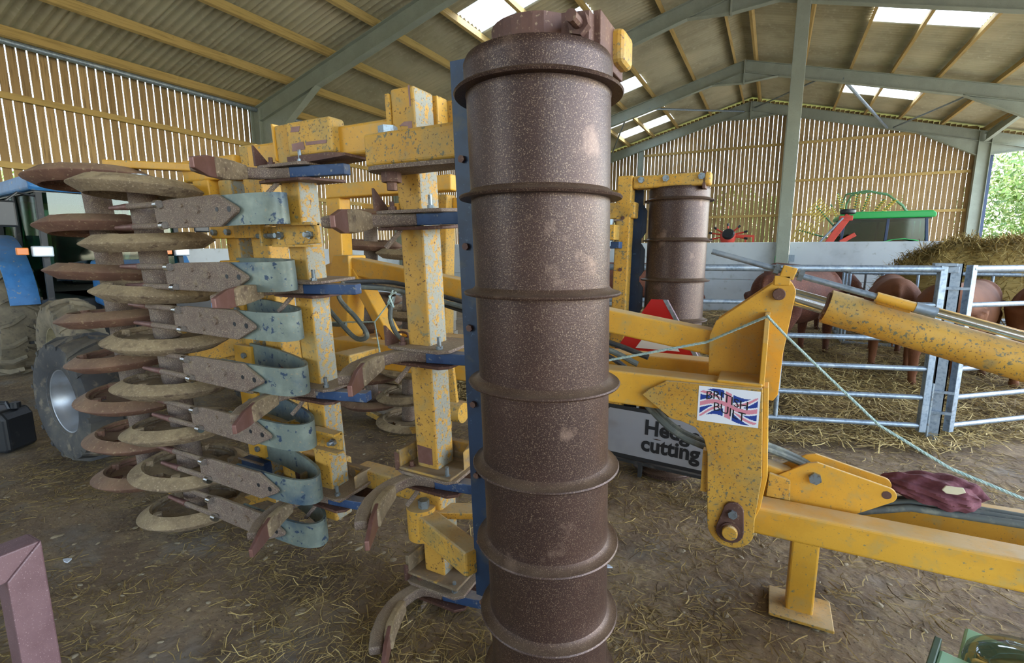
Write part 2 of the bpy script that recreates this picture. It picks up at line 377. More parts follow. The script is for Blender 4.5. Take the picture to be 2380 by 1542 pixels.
for root, xs in ((rl, [-10.95,-9.8,-8.5,-7.25,-6.15,-5.1,-4.08,-2.77,-1.55]), (rr, [-.95,.4,1.6,2.6,3.67,4.9,6.1,7.3])):
    for x in xs:
        for a, b in zip(FY[:-1], FY[1:]):
            b2 = b + (.35 if b == FY[-1] else 0)
            s = .272 if x < AP else -.26
            m = MB().bar((x, a, zr(x) - .10), (x, b2, zr(x) - .10), .068, .17, (-s, 0, 1))
            obj('purlin', m, M['purlin'], root)
# the bays behind the camera: roof, boarding and an added light-blocking end wall in a few large pieces
for root, xa, xb in ((rl, LL[0], AP), (rr, AP, RL[-1])):
    obj('roof_sheeting', MB().add([(xa,-9.2,zr(xa)+.03),(xb,-9.2,zr(xb)+.03),(xb,YR0+.05,zr(xb)+.03),(xa,YR0+.05,zr(xa)+.03)], [(0,1,2,3)]), M['sheet'], root, fixn=False)
for k in range(26):
    y = YR0 + k; zc = zr(AP) + (.075 if k % 2 else .06)
    m = MB()
    m.prism([(AP-.42, zc-.10), (AP-.10, zc), (AP+.10, zc), (AP+.42, zc-.10), (AP+.42, zc-.115), (AP+.10, zc-.015), (AP-.10, zc-.015), (AP-.42, zc-.115)], y, y+1.08)
    obj('ridge_cap', m, M['sheet'], rl)

# ---- steel portal frames
def ibeam(m, p0, p1, depth=.34, width=.17, t=.014, up=(0,0,1)):
    p0 = Vector(p0); p1 = Vector(p1); d = (p1-p0).normalized(); u = Vector(up); u = (u - d*u.dot(d)).normalized()
    m.bar(p0, p1, t, depth, up)
    m.bar(p0 + u*(depth/2), p1 + u*(depth/2), width, t, up); m.bar(p0 - u*(depth/2), p1 - u*(depth/2), width, t, up)
    return m
flabel = {8.1: 'nearest grey green steel portal frame, its rafter rising from the slatted wall at upper left', 13.0: 'grey green steel portal frame with the tall centre post standing at the concrete wall', 18.3: 'grey green steel portal frame spanning in front of the gable', 23.2: 'grey green steel gable frame against the slatted end wall'}
for n, y in enumerate(FY[2:]):
    root = thing('trim_%d' % (n+1), flabel[y], None, (-10.9, y, 0), kind='structure')
    DZ = .215 + .17
    obj('rafter', ibeam(MB(), (-10.9, y, zr(-10.9)-DZ), (AP, y, zr(AP)-DZ)), M['green_steel'], root)
    obj('rafter', ibeam(MB(), (AP, y, zr(AP)-DZ), (7.5, y, zr(7.5)-DZ)), M['green_steel'], root)
    obj('column', ibeam(MB(), (-10.95, y, 0), (-10.95, y, zr(-10.95)-.25), .3, .17, .016, (1,0,0)), M['green_steel'], root)
    hz = zr(-10.9)-DZ
    obj('haunch', MB().prism([(-10.8, hz-.85), (-10.8, hz-.1), (-8.9, zr(-8.9)-DZ-.1), (-8.9, zr(-8.9)-DZ-.17)], y-.008, y+.008).bar((-10.8, y, hz-.85), (-8.9, y, zr(-8.9)-DZ-.17), .17, .014), M['green_steel'], root)
    za = zr(AP)-DZ
    obj('apex_gusset', MB().prism([(AP-1.0, za-.43), (AP, za-.17), (AP+1.0, za-.42), (AP, za-.5)], y-.01, y+.01).bar((AP-1.0, y, za-.43), (AP, y, za-.5), .17, .014).bar((AP, y, za-.5), (AP+1.0, y, za-.42), .17, .014), M['green_steel'], root)
    obj('end_plate', MB().box((AP-.02, y-.1, za-.52), (AP+.02, y+.1, za+.17)), M['green_steel'], root)
    xc = 6.1
    obj('column', ibeam(MB(), (xc, y, 0), (xc, y, zr(xc)-.2), .34, .22, .016, (1,0,0)), M['green_steel'], root)
    hz = zr(xc)-DZ
    obj('haunch', MB().prism([(xc-.17, hz-.6), (xc-.17, hz-.1), (xc-1.9, zr(xc-1.9)-DZ-.12), (xc-1.9, zr(xc-1.9)-DZ-.17)], y-.008, y+.008).bar((xc-.17, y, hz-.6), (xc-1.9, y, zr(xc-1.9)-DZ-.17), .17, .014), M['green_steel'], root)
    obj('haunch', MB().prism([(xc+.17, hz-.6), (xc+.17, hz-.1), (xc+1.3, zr(xc+1.3)-DZ-.12), (xc+1.3, zr(xc+1.3)-DZ-.17)], y-.008, y+.008).bar((xc+.17, y, hz-.6), (xc+1.3, y, zr(xc+1.3)-DZ-.17), .17, .014), M['green_steel'], root)
    if y == 13.0:
        obj('centre_post', MB().box((.04, y-.13, 0), (.30, y+.13, zr(.17)-.55)), M['green_steel'], root, bevel=.01)
        obj('fixing_cleat', MB().box((.30, y-.02, 1.3), (.42, y+.02, 1.45)), M['galv'], root)
    if y == 23.2:
        for x in (-5.6, .15): obj('gable_post', ibeam(MB(), (x, y, 0), (x, y, zr(x)-.5), .2, .17, .012, (1,0,0)), M['green_steel'], root)
br = thing('trim_5', 'thin grey steel bracing tubes between the gable frame and the frame before it', None, (0, 18.3, 6), kind='structure')
for p, q, r in (((1.4,18.3,6.55),(3.3,23.1,5.95),.045), ((.9,18.3,6.65),(-1.1,23.1,7.2),.03), ((4.6,18.3,5.8),(3.5,23.1,5.95),.03), ((-4.2,18.3,6.4),(-1.5,23.1,7.1),.035), ((-5.0,18.3,6.2),(-7.0,23.1,5.7),.03)):
    obj('brace_tube', MB().cyl(p, q, r, n=8), M['galv'], br, smooth=True)
obj('eaves_beam', ibeam(MB(), (6.1,23.1,5.35), (6.1,18.4,5.75), .25, .12), M['green_steel'], br)

# ---- slatted walls (each board an object of its own) over concrete panels
wlft = thing('wall_left', 'left barn wall of upright larch boards with bright gaps over concrete panels', None, (-11.15, 12, 0), kind='structure')
src = None; y = 1.4; i = 0
while y < 23.3:
    w = .114
    if src is None or i % 9 == 0: src = obj('board', MB().box((-11.153, y, 1.55), (-11.142, y+w, 5.02)), M['wood'], wlft)
    else: inst('board', src, Vector((-11.1475 + R.uniform(-.003,.003), y + w/2, 3.285)), wlft)
    y += .135 + R.uniform(-.002, .002); i += 1
for z in (2.92, 4.0):
    for a, b in zip(FY[1:-1], FY[2:]): obj('rail', MB().box((-11.13, a, z-.05), (-11.05, b, z+.05)), M['purlin'], wlft)
for a, b in zip(FY[1:-1], FY[2:]):
    obj('eaves_tube', MB().cyl((-10.98, a, 4.80), (-10.98, b, 4.80), .05, n=10), M['galv'], wlft, smooth=True)
    for z0 in (0, .8): obj('concrete_panel', MB().box((-11.13, a+.02, z0+.005), (-11.0, b-.02, z0+.795)), M['concrete'], wlft, bevel=.008)
def boarding(m, along, fixed, a0, a1, z0, ztop, pitch=.16, w=.14):
    u = a0
    while u < a1:
        zt = ztop(u)
        if along == 'y': m.box((fixed, u, z0), (fixed+.012, u+w, zt))
        else: m.box((u, fixed, z0), (u+w, fixed+.012, zt))
        u += pitch
    return m
bo_ = obj('boarding', boarding(MB(), 'y', -11.155, -9, 1.3, 1.55, lambda u: 5.02), M['wood'], wlft); bo_['kind'] = 'stuff'
obj('concrete_base', MB().box((-11.13,-9,0),(-11.0,3.08,1.59)), M['concrete'], wlft)
wfr = thing('wall_blocker', 'added unseen boarded wall blocking light behind the camera, with a gap letting some in', None, (-2, -9, 0), kind='structure')  # added to darken the drum's reflection; its opening lights the machine's left side
bo_ = obj('boarding', boarding(boarding(MB(), 'x', -9.0, -5.2, 7.3, 1.5, lambda u: min(zr(u), zr(u+.14))-.02), 'x', -9.0, -11.1, -5.2, 4.6, lambda u: min(zr(u), zr(u+.14))-.02), M['wood'], wfr); bo_['kind'] = 'stuff'
obj('concrete_base', MB().box((-5.2,-9,0),(7.2,-8.88,1.6)), M['concrete'], wfr)
wbk = thing('wall_back', 'gable end wall of upright larch boards with bright gaps and timber rails', None, (-2, 23.45, 0), kind='structure')
x = -11.1; i = 0
while x < 7.4:
    w = .145; zt = min(zr(x), zr(x+w)) - .02
    z0 = 1.2 if x < 6.2 else 4.98
    if zt > z0 + .1: obj('board', MB().box((x, 23.45, z0), (x+w, 23.475, zt)), M['wood'], wbk)
    x += .160 + R.uniform(-.003, .003)
for z in (2.97, 4.3, 5.75):
    for a, b in ((-10.8,-5.7),(-5.5,.05),(.25,5.9)):
        if z < 5.5 or a > -5.6: obj('rail', MB().box((a, 23.36, z-.05), (b, 23.45, z+.05)), M['purlin'], wbk)
obj('rail', MB().box((6.3, 23.36, 5.0), (7.5, 23.45, 5.1)), M['purlin'], wbk)
obj('door_jamb', MB().box((6.3, 23.3, 0), (6.42, 23.5, 5.0)), M['cabblue'], wbk)
for a, b in ((-10.8,-5.7),(-5.5,.05),(.25,5.9)):
    for z0 in (0, .62): obj('concrete_panel', MB().box((a, 23.3, z0), (b, 23.42, z0+.61)), M['concrete'], wbk)
wcc = thing('wall_divider', 'pale concrete panel wall between the cattle pen and the machinery behind', None, (0, 13.25, 0), kind='structure')
for a, b in ((-10.7,-4.9),(-4.88,.03),(.31,6.0),(6.2,7.4)):
    for z0, z1 in ((0, .86), (.87, 1.74)):
        obj('concrete_panel', MB().box((a, 13.05, z0), (b, 13.2, z1)), M['concrete'], wcc, bevel=.008)

# ---- trees and hedge outside
def leaves(name, blobs, n, size, seed, parent):
    rr_ = random.Random(seed); m = MB(); vs = []; fs = []
    tot = sum(b[3]**2 for b in blobs)
    for bx, by, bz, br_ in blobs:
        for _ in range(int(n*br_*br_/tot)):
            d = Vector((rr_.gauss(0,1), rr_.gauss(0,1), rr_.gauss(0,1))).normalized()*(br_*rr_.uniform(.6, 1.05))
            c = Vector((bx, by, bz)) + d; a = Vector((rr_.gauss(0,1), rr_.gauss(0,1), rr_.gauss(0,1))).normalized(); b = a.orthogonal().normalized()
            s = size*rr_.uniform(.6, 1.3); o = len(vs)
            vs += [c - a*s, c + b*s*.45, c + a*s, c - b*s*.45]; fs.append((o, o+1, o+2, o+3))
    m.add(vs, fs); return obj(name, m, M['leaf'], parent, fixn=False)
def tree(label, x, y, h, r, seed, n=5000, size=.16):
    rr_ = random.Random(seed); t = thing('tree', label, 'tree', (x, y, -.06), group='trees outside the barn')
    obj('trunk', MB().tube([(x, y, -.06), (x+.1, y, h*.35), (x-.1, y+.1, h*.7)], [r*.12, r*.09, r*.04], 8), M['bark'], t, smooth=True)
    bl = [(x + rr_.uniform(-.6,.6)*r, y + rr_.uniform(-.6,.6)*r, h*rr_.uniform(.3,.85), r*rr_.uniform(.4,.65)) for _ in range(9)]
    leaves('crown', bl, n, size, seed, t)
tree('bright leafy tree seen through the doorway right of the gable post', 10.5, 31, 6.5, 3.6, 3, 14000, .13)
tree('leafy tree glimpsed between the gable boards behind the red implement', -1.5, 33, 4.6, 2.4, 5)
tree('leafy tree glimpsed between the gable boards behind the green cab', 5.0, 36, 4.8, 2.4, 6)
tree('leafy tree glimpsed between the gable boards left of the centre post', -9.0, 34, 4.8, 2.6, 8)
tree('leafy tree glimpsed between the boards of the left wall above the blue tractor', -22, 8, 4.2, 2.6, 9)
tree('leafy tree glimpsed between the boards of the left wall near the portal frame', -22, 16, 4.6, 2.8, 10)
# ------------------------------------------------------------------ the folded cultivator
CU = thing('folding_cultivator', 'large yellow trailed cultivator with its wings folded upright and a rusty flanged roller in front', 'cultivator', (-1.9, 2.45, 0))
YCEN = 2.45
LEAN = .06
def nearW(p): return (p[0], 1.62 + p[1] - LEAN*p[2], p[2])
def farW(p): return (p[0], 2*YCEN - (1.62 + p[1] - LEAN*p[2]), p[2] - .08)
def arc(cx, cy, r, a0, a1, n): return [(cx + r*math.cos(math.radians(a0 + (a1-a0)*i/n)), cy + r*math.sin(math.radians(a0 + (a1-a0)*i/n))) for i in range(n+1)]

# ---- shared shapes
def ring_mb():
    m = MB(); m.lathe([(.215,-.036),(.228,-.042),(.286,-.006),(.290,0),(.286,.006),(.228,.042),(.215,.036)], 44, closed=True)
    n = 48
    def cell(a0, a1, r0, r1, h):
        vs = []
        for z in (-h, h):
            for a, r in ((a0,r0),(a1,r0),(a1,r1),(a0,r1)): vs.append((r*math.cos(a), r*math.sin(a), z))
        m.add(vs, [(0,3,2,1),(4,5,6,7),(0,1,5,4),(1,2,6,5),(2,3,7,6),(3,0,4,7)])
    for i in range(n):
        a0 = 2*PI*i/n; a1 = 2*PI*(i+1)/n
        cell(a0, a1, .05, .140, .010)
        if (i % 12) < 8: cell(a0, a1, .140, .196, .010)
        cell(a0, a1, .196, .218, .020)
    for k in range(4):
        a = PI/2*k + 2*PI*2.5/48; m.cyl((.207*math.cos(a), .207*math.sin(a), -.02), (.207*math.cos(a), .207*math.sin(a), .045), .022, n=8)
    return m
RZF = [1.85, 1.595, 1.34, 1.085, .835, .59, .345, .10]; RZB = [1.93, 1.68, 1.43, 1.18, .94, .70, .46, .22]
def ring_rows(fn, sgn):
    for xx, zs, mt, nm in ((-2.83, RZF, 'mud', 'front'), (-3.28, RZB, 'mudrust', 'rear')):
        src = None
        for i, z in enumerate(zs):
            c = Vector(fn((xx, -.1, z)))
            if src is None:
                src = obj('press_ring', ring_mb(), M[mt], CU, keep=True, smooth=True); src.location = c - wloc(CU); WLOC[src.name] = c; o = src
            else: o = inst('press_ring', src, c, CU)
            o.rotation_euler = (sgn*.06 + R.uniform(-.01,.01), R.uniform(-.012,.012), R.uniform(0, 6))
            if nm == 'front': o['label'] = 'mud caked press ring'
        for a, b in zip(zs[:-1], zs[1:]):
            m = MB().cyl(fn((xx, -.1, a-.012)), fn((xx, -.1, b+.012)), .062, n=20)
            obj('hub_sleeve', m, M['mudgrey'], CU, smooth=True, label='grey hub sleeve between two press rings')
        obj('axle_end', MB().cyl(fn((xx, -.1, zs[0])), fn((xx, -.1, zs[0]+.075)), .035, n=12), M['zinc'], CU, smooth=True)
        obj('axle_end', MB().cyl(fn((xx, -.1, zs[-1])), fn((xx, -.1, zs[-1]-.06)), .035, n=12), M['rust'], CU, smooth=True)
DX, DT = -.594, -.204
FLZ = [1.962, 1.695, 1.43, 1.162, .895, .63, .365, .115]
def roller(fn, near):
    m = MB(); n = 64
    prof = [(.0, .075), (.195, .075), (.195, .08), (.195, 1.94), (.195, 1.95), (.199, 1.962), (.199, 1.97), (.199, 2.02), (.199, 2.032), (.193, 2.045), (.0, 2.045)]
    m.lathe([(r, z) for r, z in prof], n); m.xf(lambda p: fn((DX + p.x - .006*(p.z-1.1), DT + p.y, p.z)))
    ro = obj('roller', m, M['drum'], CU, smooth=True, label='rusty brown steel roller drum' + (' nearest the camera' if near else ' of the far wing'))
    for z in FLZ:
        f = MB().lathe([(.193,-.004),(.226,-.005),(.229,0),(.226,.004),(.212,.006),(.201,.013),(.193,.022)], n, closed=True)
        f.xf(lambda p: fn((DX + p.x - .006*(z-1.1), DT + p.y, p.z + z)))
        obj('flange', f, M['drum'], ro, smooth=True)
    # bearing on top
    b = MB(); pts = arc(DX, DT, .125, 20, 300, 22) + [(-.50, DT-.075), (-.435, DT-.06), (-.42, DT+.06), (-.5, DT+.09)]
    b.prism(pts, 2.052, 2.118, 'z'); b.xf(lambda p: fn(p)); obj('bearing_housing', b, M['rust'], ro, bevel=.008)
    obj('bearing_cap', MB().lathe([(0,2.11),(.056,2.11),(.05,2.135),(.03,2.148),(0,2.148)], 24).xf(lambda p: fn((DX + p.x, DT + p.y, p.z))), M['rust'], ro, smooth=True)
    obj('shaft', MB().lathe([(.05,2.0),(.05,2.14)], 20).xf(lambda p: fn((DX + p.x, DT + p.y, p.z))), M['rust'], ro, smooth=True)
    bo = MB().cyl((-.455, DT-.13, 2.085), (-.455, DT, 2.085), .014, n=10).hexbolt((-.455, DT-.085, 2.085), (0,1,0), .027, .024); bo.xf(fn); obj('bolt', bo, M['rust'], ro)
    # carrying frame
    sh = .10 if near else 0
    fr = obj('roller_frame', MB().box((-.98+sh, -.12, .25), (-.88+sh, -.02, 2.13)).xf(fn), M['yellow_worn'], CU, bevel=.008)
    obj('top_arm', MB().box((-.88, -.13, 2.04), (-.385, -.03, 2.125)).xf(fn), M['yellow_worn'], fr, bevel=.018, seg=3)
    obj('end_plate', MB().box((-.435, DT-.03, 2.02), (-.415, -.03, 2.128)).xf(fn), M['rust'], fr, bevel=.003)
    for xb in (-.82, -.66, -.44):
        obj('bolt', MB().hexbolt((xb, -.03, 2.095), (0, 1, 0), .022, .018).xf(fn), M['zinc'], fr)
    for zb in (.45, .95, 1.5, 1.85): obj('bolt', MB().hexbolt((-.93+sh, -.02, zb), (0, 1, 0), .013, .01).xf(fn), M['rust'], fr)
    sc = obj('scraper_strip', MB().box((-.905, -.165, .26), (-.83, -.152, 2.11)).xf(fn), M['blue_dark'], CU, label='dark blue scraper strip')
    for a, b_ in zip(FLZ[:-1], FLZ[1:]):
        pg = [(-.83, b_+.02), (-.83, a-.02), (-.825, a-.02), (-.80, a-.06), (-.80, b_+.06), (-.825, b_+.02)]
        obj('scraper_blade', MB().prism(pg, -.166, -.154).xf(fn), M['blue_dark'], sc)
        zb = (a + b_)/2
        obj('bolt', MB().hexbolt((-.875, -.165, zb), (0, -1, 0), .012, .012).xf(fn), M['rust'], sc)
    return fr
frN = roller(nearW, True); frF = roller(farW, False)
obj('link_bracket', MB().box((-1.02, -.04, 1.70), (-.95, .10, 1.80)).xf(farW), M['yellow_worn'], frF, bevel=.005)
obj('link_bolt', MB().cyl((-1.0, .03, 1.66), (-1.0, .03, 1.84), .02, n=10).xf(farW), M['zinc'], frF)
ring_rows(nearW, 1); ring_rows(farW, -1)

# ---- wing frame tubes
def tube_part(name, lo, hi, fn, material='yellow_tube', bevel=.012, parent=CU):
    return obj(name, MB().box(lo, hi).xf(fn), M[material], parent, bevel=bevel, seg=3)
for fn in (nearW, farW):
    t1 = tube_part('frame_tube', (-1.285, 0, .13), (-1.175, .12, 2.13), fn)
    t2 = tube_part('frame_tube', (-1.93, 0, .22), (-1.82, .11, 2.075), fn)
    t3 = tube_part('frame_tube', (-2.34, .11, .20), (-2.21, .23, 2.05), fn, 'yellow_worn')
    t4 = tube_part('frame_tube', (-2.51, .09, .12), (-2.41, .19, 1.90), fn)
    tube_part('frame_beam', (-1.82, .02, 1.925), (-1.285, .12, 2.04), fn, 'yellow')
    tube_part('frame_beam', (-2.21, .06, 1.90), (-1.93, .16, 2.03), fn, 'yellow')
    tube_part('frame_beam', (-2.78, .08, 1.90), (-2.34, .19, 2.01), fn, 'yellow')
    tube_part('frame_beam', (-1.82, .14, .36), (-1.285, .24, .46), fn, 'yellow_worn')
    tube_part('frame_beam', (-2.21, .14, .36), (-1.93, .24, .46), fn, 'yellow_worn')
    obj('ring_arm', MB().bar(fn((-2.62, .12, 1.905)), fn((-2.62, .12, 1.70)), .13, .10).bar(fn((-2.66,.1,1.97)), fn((-3.28,-.02,2.02)), .06, .04), M['yellow'], CU, bevel=.006)
    obj('ring_arm', MB().bar(fn((-2.48, .14, .16)), fn((-2.83, -.02, .035)), .06, .06).bar(fn((-2.83,-.04,.035)), fn((-3.28,-.06,.13)), .06, .05), M['yellow_worn'], CU, bevel=.006)
    # hinge cheeks on the tops
    obj('hinge_cheek', MB().box((-1.305, -.006, 1.90), (-1.285, .13, 2.115)).xf(fn), M['yellow_worn'], t1, bevel=.004)
    obj('hinge_cheek', MB().prism([(-1.285, 1.93), (-1.285, 2.13), (-1.12, 2.12), (-1.04, 2.04), (-1.04, 1.93)], .19, .21).xf(fn), M['yellow_worn'], t1, bevel=.004)
    obj('cheek_web', MB().box((-1.285, .12, 1.95), (-1.16, .19, 2.125)).xf(fn), M['yellow_worn'], t1, bevel=.006)
    obj('bracket_box', MB().box((-1.83, -.022, 1.935), (-1.575, .06, 2.07)).xf(fn), M['yellow_worn'], t2, bevel=.012, seg=3)
    obj('bracket_foot', MB().prism([(-1.83, 1.90), (-1.83, 1.935), (-1.60, 1.935), (-1.50, 1.925), (-1.50, 1.915), (-1.75, 1.905)], -.03, .10).xf(fn), M['rust'], t2)
    obj('end_cap', MB().box((-1.935, -.006, 1.93), (-1.925, .115, 2.08)).xf(fn), M['yellow'], t2)
# paint bare patches on the near bracket box
t2n = [o for o in CU.children if o.name.startswith('frame_tube')][1]
for pg_ in ([(-1.80,1.955),(-1.80,1.985),(-1.73,1.988),(-1.725,1.957)], [(-1.72,1.972),(-1.715,1.985),(-1.60,1.983),(-1.60,1.970)], [(-1.80,2.03),(-1.79,2.05),(-1.74,2.048),(-1.75,2.028)]):
    obj('bare_patch', MB().prism(pg_, -.0235, -.0222).xf(nearW), M['tooltip'], t2n)
t1n = [o for o in CU.children if o.name.startswith('frame_tube')][0]
for pg_ in ([(-1.19,1.955),(-1.19,2.01),(-1.225,2.012),(-1.25,2.0),(-1.21,1.995),(-1.205,1.955)], [(-1.19,2.06),(-1.19,2.13),(-1.198,2.13),(-1.196,2.06)], [(-1.275,.66),(-1.275,.74),(-1.20,.735),(-1.20,.66)]):
    obj('bare_patch', MB().prism(pg_, -.0012, -.0004).xf(nearW), M['tooltip'], t1n)

# ---- arms from the first tube to the roller frame
for fn in (nearW, farW):
    a = obj('roller_arm', MB().box((-1.315, -.125, 1.845), (-.85, -.02, 1.955)).xf(fn), M['yellow_worn'], CU, bevel=.012, seg=3)
    obj('arm_plate', MB().prism(arc(-1.25, -.07, .075, 90, 270, 10) + [(-.93, -.13), (-.93, -.02)], 1.828, 1.842, 'z').xf(fn), M['mudgrey'], a)
    obj('pivot_bolt', MB().hexbolt((-1.245, -.07, 1.955), (0,0,1), .034, .028).xf(fn), M['zinc'], a)
    obj('pivot_nut', MB().hexbolt((-1.245, -.07, 1.828), (0,0,-1), .036, .035).cyl((-1.245,-.07,1.80), (-1.245,-.07,1.765), .019, n=10).xf(fn), M['rust'], a)
    b = obj('roller_arm', MB().bar((-1.27, -.02, .405), (-.90, -.17, .405), .09, .105).xf(fn), M['yellow_worn'], CU, bevel=.01)
    obj('arm_branch', MB().bar((-1.24, .0, .44), (-.95, .14, .44), .09, .03).xf(fn), M['yellow_worn'], b, bevel=.004)
    obj('arm_boss', MB().cyl((-1.255, -.03, .33), (-1.255, -.03, .475), .062, n=20).xf(fn), M['yellow_worn'], b, smooth=True)
    obj('pivot_bolt', MB().hexbolt((-1.235, -.035, .475), (0,0,1), .024, .035).xf(fn), M['zinc'], b)

# ---- tines
def tine_parts():
    P = {}
    pl = [(-.13,-.045),(-.10,-.06),(.13,-.06),(.165,-.03),(.165,.17),(-.13,.17)]
    P['clamp_plate'] = (MB().prism(pl, .024, .037, 'z'), 'mudgrey', .003)
    P['clamp_plate.'] = (MB().prism(pl, -.037, -.024, 'z'), 'rust', .003)
    cur = [(-.05,-.035),(-.078,-.07),(-.094,-.12),(-.096,-.18),(-.083,-.25),(-.055,-.32),(-.012,-.385)]
    P['shank'] = (MB().strip([(.05,-.012,0),(-.01,-.02,0)] + [(x,y,0) for x, y in cur], [.045]*7+[.042,.034], [.05,.05,.05,.056,.062,.066,.066,.06,.05]), 'mudgrey', .008)
    P['shank_tail'] = (MB().strip([(.31,.035,0),(.2,.01,0),(.05,-.012,0)], .044, .05), 'blue', .004)
    P['point_holder'] = (MB().strip([(-.068,-.15,0),(-.052,-.21,0),(-.025,-.28,0),(.006,-.33,0)], [.055,.072,.08,.07], .034), 'mud', .008)
    P['point'] = (MB().strip([(-.045,-.22,0),(-.016,-.295,0),(.028,-.37,0),(.088,-.46,0)], [.06,.078,.074,.036], .016), 'tooltip', .003)
    P['lug'] = (MB().prism([(-.06,.037),(-.06,.12),(.02,.037)], -.128, -.116, 'x'), 'rust', 0)
    P['bolt'] = (MB().hexbolt((-.07,-.02,.037), (0,0,1), .016, .014).cyl((-.07,-.02,.05),(-.07,-.02,.07),.009,n=8), 'rust', 0)
    P['bolt.'] = (MB().hexbolt((.115,-.025,.037), (0,0,1), .013, .012).cyl((.115,-.025,.045),(.115,-.025,.085),.008,n=8), 'zinc', 0)
    P['shear_pin'] = (MB().tube([(-.03,-.03,-.037),(-.035,-.055,-.06),(-.06,-.085,-.10)], .010, 8), 'mudgrey', 0)
    return P
TP = tine_parts(); TSRC = {}
def tine(x, z, fn, sgn, label):
    root = None
    for k, (m, mt, bv) in TP.items():
        nm = k.rstrip('.')
        c = Vector(fn((x, 0, z)))
        if k not in TSRC:
            o = obj(nm, m, M[mt], None, keep=True, bevel=bv, smooth=nm in ('shank', 'shear_pin')); TSRC[k] = o
        else:
            o = inst(nm, TSRC[k], (0,0,0), None)
        if nm == 'shank':
            o.parent = CU; o.location = c - wloc(CU); o.rotation_euler = (.06*sgn + R.uniform(-.01,.01), 0, R.uniform(-.02,.02)); o.scale = (1, sgn, 1)
            root = o
        else: TQ.append((o, root))
        if nm == 'shank': o['label'] = label; o.name = 'tine'
for_order = ['shank'] + [k for k in TP if k != 'shank']
TP = {k: TP[k] for k in for_order}
TQ = []
for x, zs in ((-1.225, (.062, .60, 1.14, 1.665)), (-1.875, (.36, .90, 1.385, 1.875))):
    for z in zs: tine(x, z, nearW, 1, 'curved soil worn tine with a brown point')
for x, zs in ((-1.23, (1.14, 1.665)), (-1.875, (.90, 1.385, 1.875))):
    for z in zs: tine(x, z, farW, -1, 'curved soil worn tine of the far wing')
for o, r in TQ: o.parent = r

# ---- spring scrapers between the press rings
SP = {}
band = [(-2.42,.082),(-2.2,.055),(-2.02,.012),(-1.88,-.035),(-1.81,-.075),(-1.785,-.115),(-1.80,-.15),(-1.86,-.175),(-1.98,-.185),(-2.25,-.187)]
def smooth_path(pts, k=5):
    pts = [Vector(p) for p in pts]; out = []
    for i in range(len(pts)-1):
        a, b, c, d = pts[max(i-1,0)], pts[i], pts[i+1], pts[min(i+2, len(pts)-1)]
        for q in range(k):
            t = q/k; out.append(.5*((2*b) + (c-a)*t + (2*a-5*b+4*c-d)*t*t + (3*b-a-3*c+d)*t**3))
    return out + [pts[-1]]
SP['leaf_spring'] = (MB().strip(smooth_path([(x, y, 0) for x, y in band]), .125, .013), 'blue_spring', 0)
pp = [(-2.53,-.058),(-2.53,.05),(-2.42,.062),(-2.06,.066),(-1.945,.012),(-1.935,0),(-1.945,-.012),(-2.06,-.066),(-2.42,-.064)]
SP['scraper_plate'] = (MB().prism(pp, -.213, -.195), 'mudgrey', .004)
SP['finger'] = (MB().cyl((-2.47,-.21,.045),(-2.80,-.215,.045),.014,n=10), 'mudgrey', 0)
SP['finger.'] = (MB().cyl((-2.45,-.21,-.05),(-2.78,-.215,-.05),.014,n=10), 'mudgrey', 0)
SP['finger_tip'] = (MB().cyl((-2.74,-.214,.045),(-2.90,-.216,.045),.0165,.010,n=10), 'tooltip', 0)
SP['finger_tip.'] = (MB().cyl((-2.72,-.214,-.05),(-2.88,-.216,-.05),.0165,.010,n=10), 'tooltip', 0)
SP['pin_end'] = (MB().cyl((-2.485,-.226,.045),(-2.455,-.226,.045),.018,n=10), 'chrome', 0)
SP['pin_end.'] = (MB().cyl((-2.465,-.226,-.05),(-2.435,-.226,-.05),.018,n=10), 'chrome', 0)
bm_ = MB()
for bx, bz, br in ((-2.30,.03,.010),(-2.20,.012,.017),(-2.29,-.035,.010),(-2.36,0,.008)): bm_.hexbolt((bx,-.213,bz),(0,-1,0),br,.008)
SP['plate_bolt'] = (MB().hexbolt((-2.20,-.213,.01),(0,-1,0),.018,.009), 'mudgrey', 0)
SP['plate_bolt.'] = (MB().hexbolt((-2.31,-.213,.032),(0,-1,0),.010,.008), 'mudgrey', 0)
SP['plate_bolt..'] = (MB().hexbolt((-2.30,-.213,-.036),(0,-1,0),.010,.008), 'mudgrey', 0)
SP['bolt_hole'] = (MB().cyl((-1.985,-.2142,.003),(-1.985,-.2132,.003),.012,n=12), 'black', 0)
SP['bolt_hole.'] = (MB().cyl((-2.065,-.2142,.005),(-2.065,-.2132,.005),.010,n=12), 'black', 0)
SP['spring_clamp'] = (MB().box((-2.53,.055,-.05),(-2.39,.089,.05)), 'yellow', .005)
SP['clamp_bolt'] = (MB().hexbolt((-2.44,.055,.0),(0,-1,0),.016,.014), 'zinc', 0)
SSRC = {}
for z in (1.735, 1.475, 1.225, .975, .72, .475, .225):
    root = None
    for k, (m, mt, bv) in SP.items():
        nm = k.rstrip('.')
        if k not in SSRC: SSRC[k] = o = obj(nm, m, M[mt], None, keep=True, bevel=bv, smooth=nm in ('leaf_spring', 'finger', 'finger_tip', 'pin_end'))
        else: o = inst(nm, SSRC[k], (0,0,0), None)
        if root is None:
            root = o; o.parent = CU; c = Vector(nearW((0, 0, z))); o.location = c - wloc(CU); o.rotation_euler = (.06 + R.uniform(-.012,.012), R.uniform(-.012,.012), 0)
            o['label'] = 'blue grey curved leaf spring carrying a ring scraper'
        else: o.parent = root
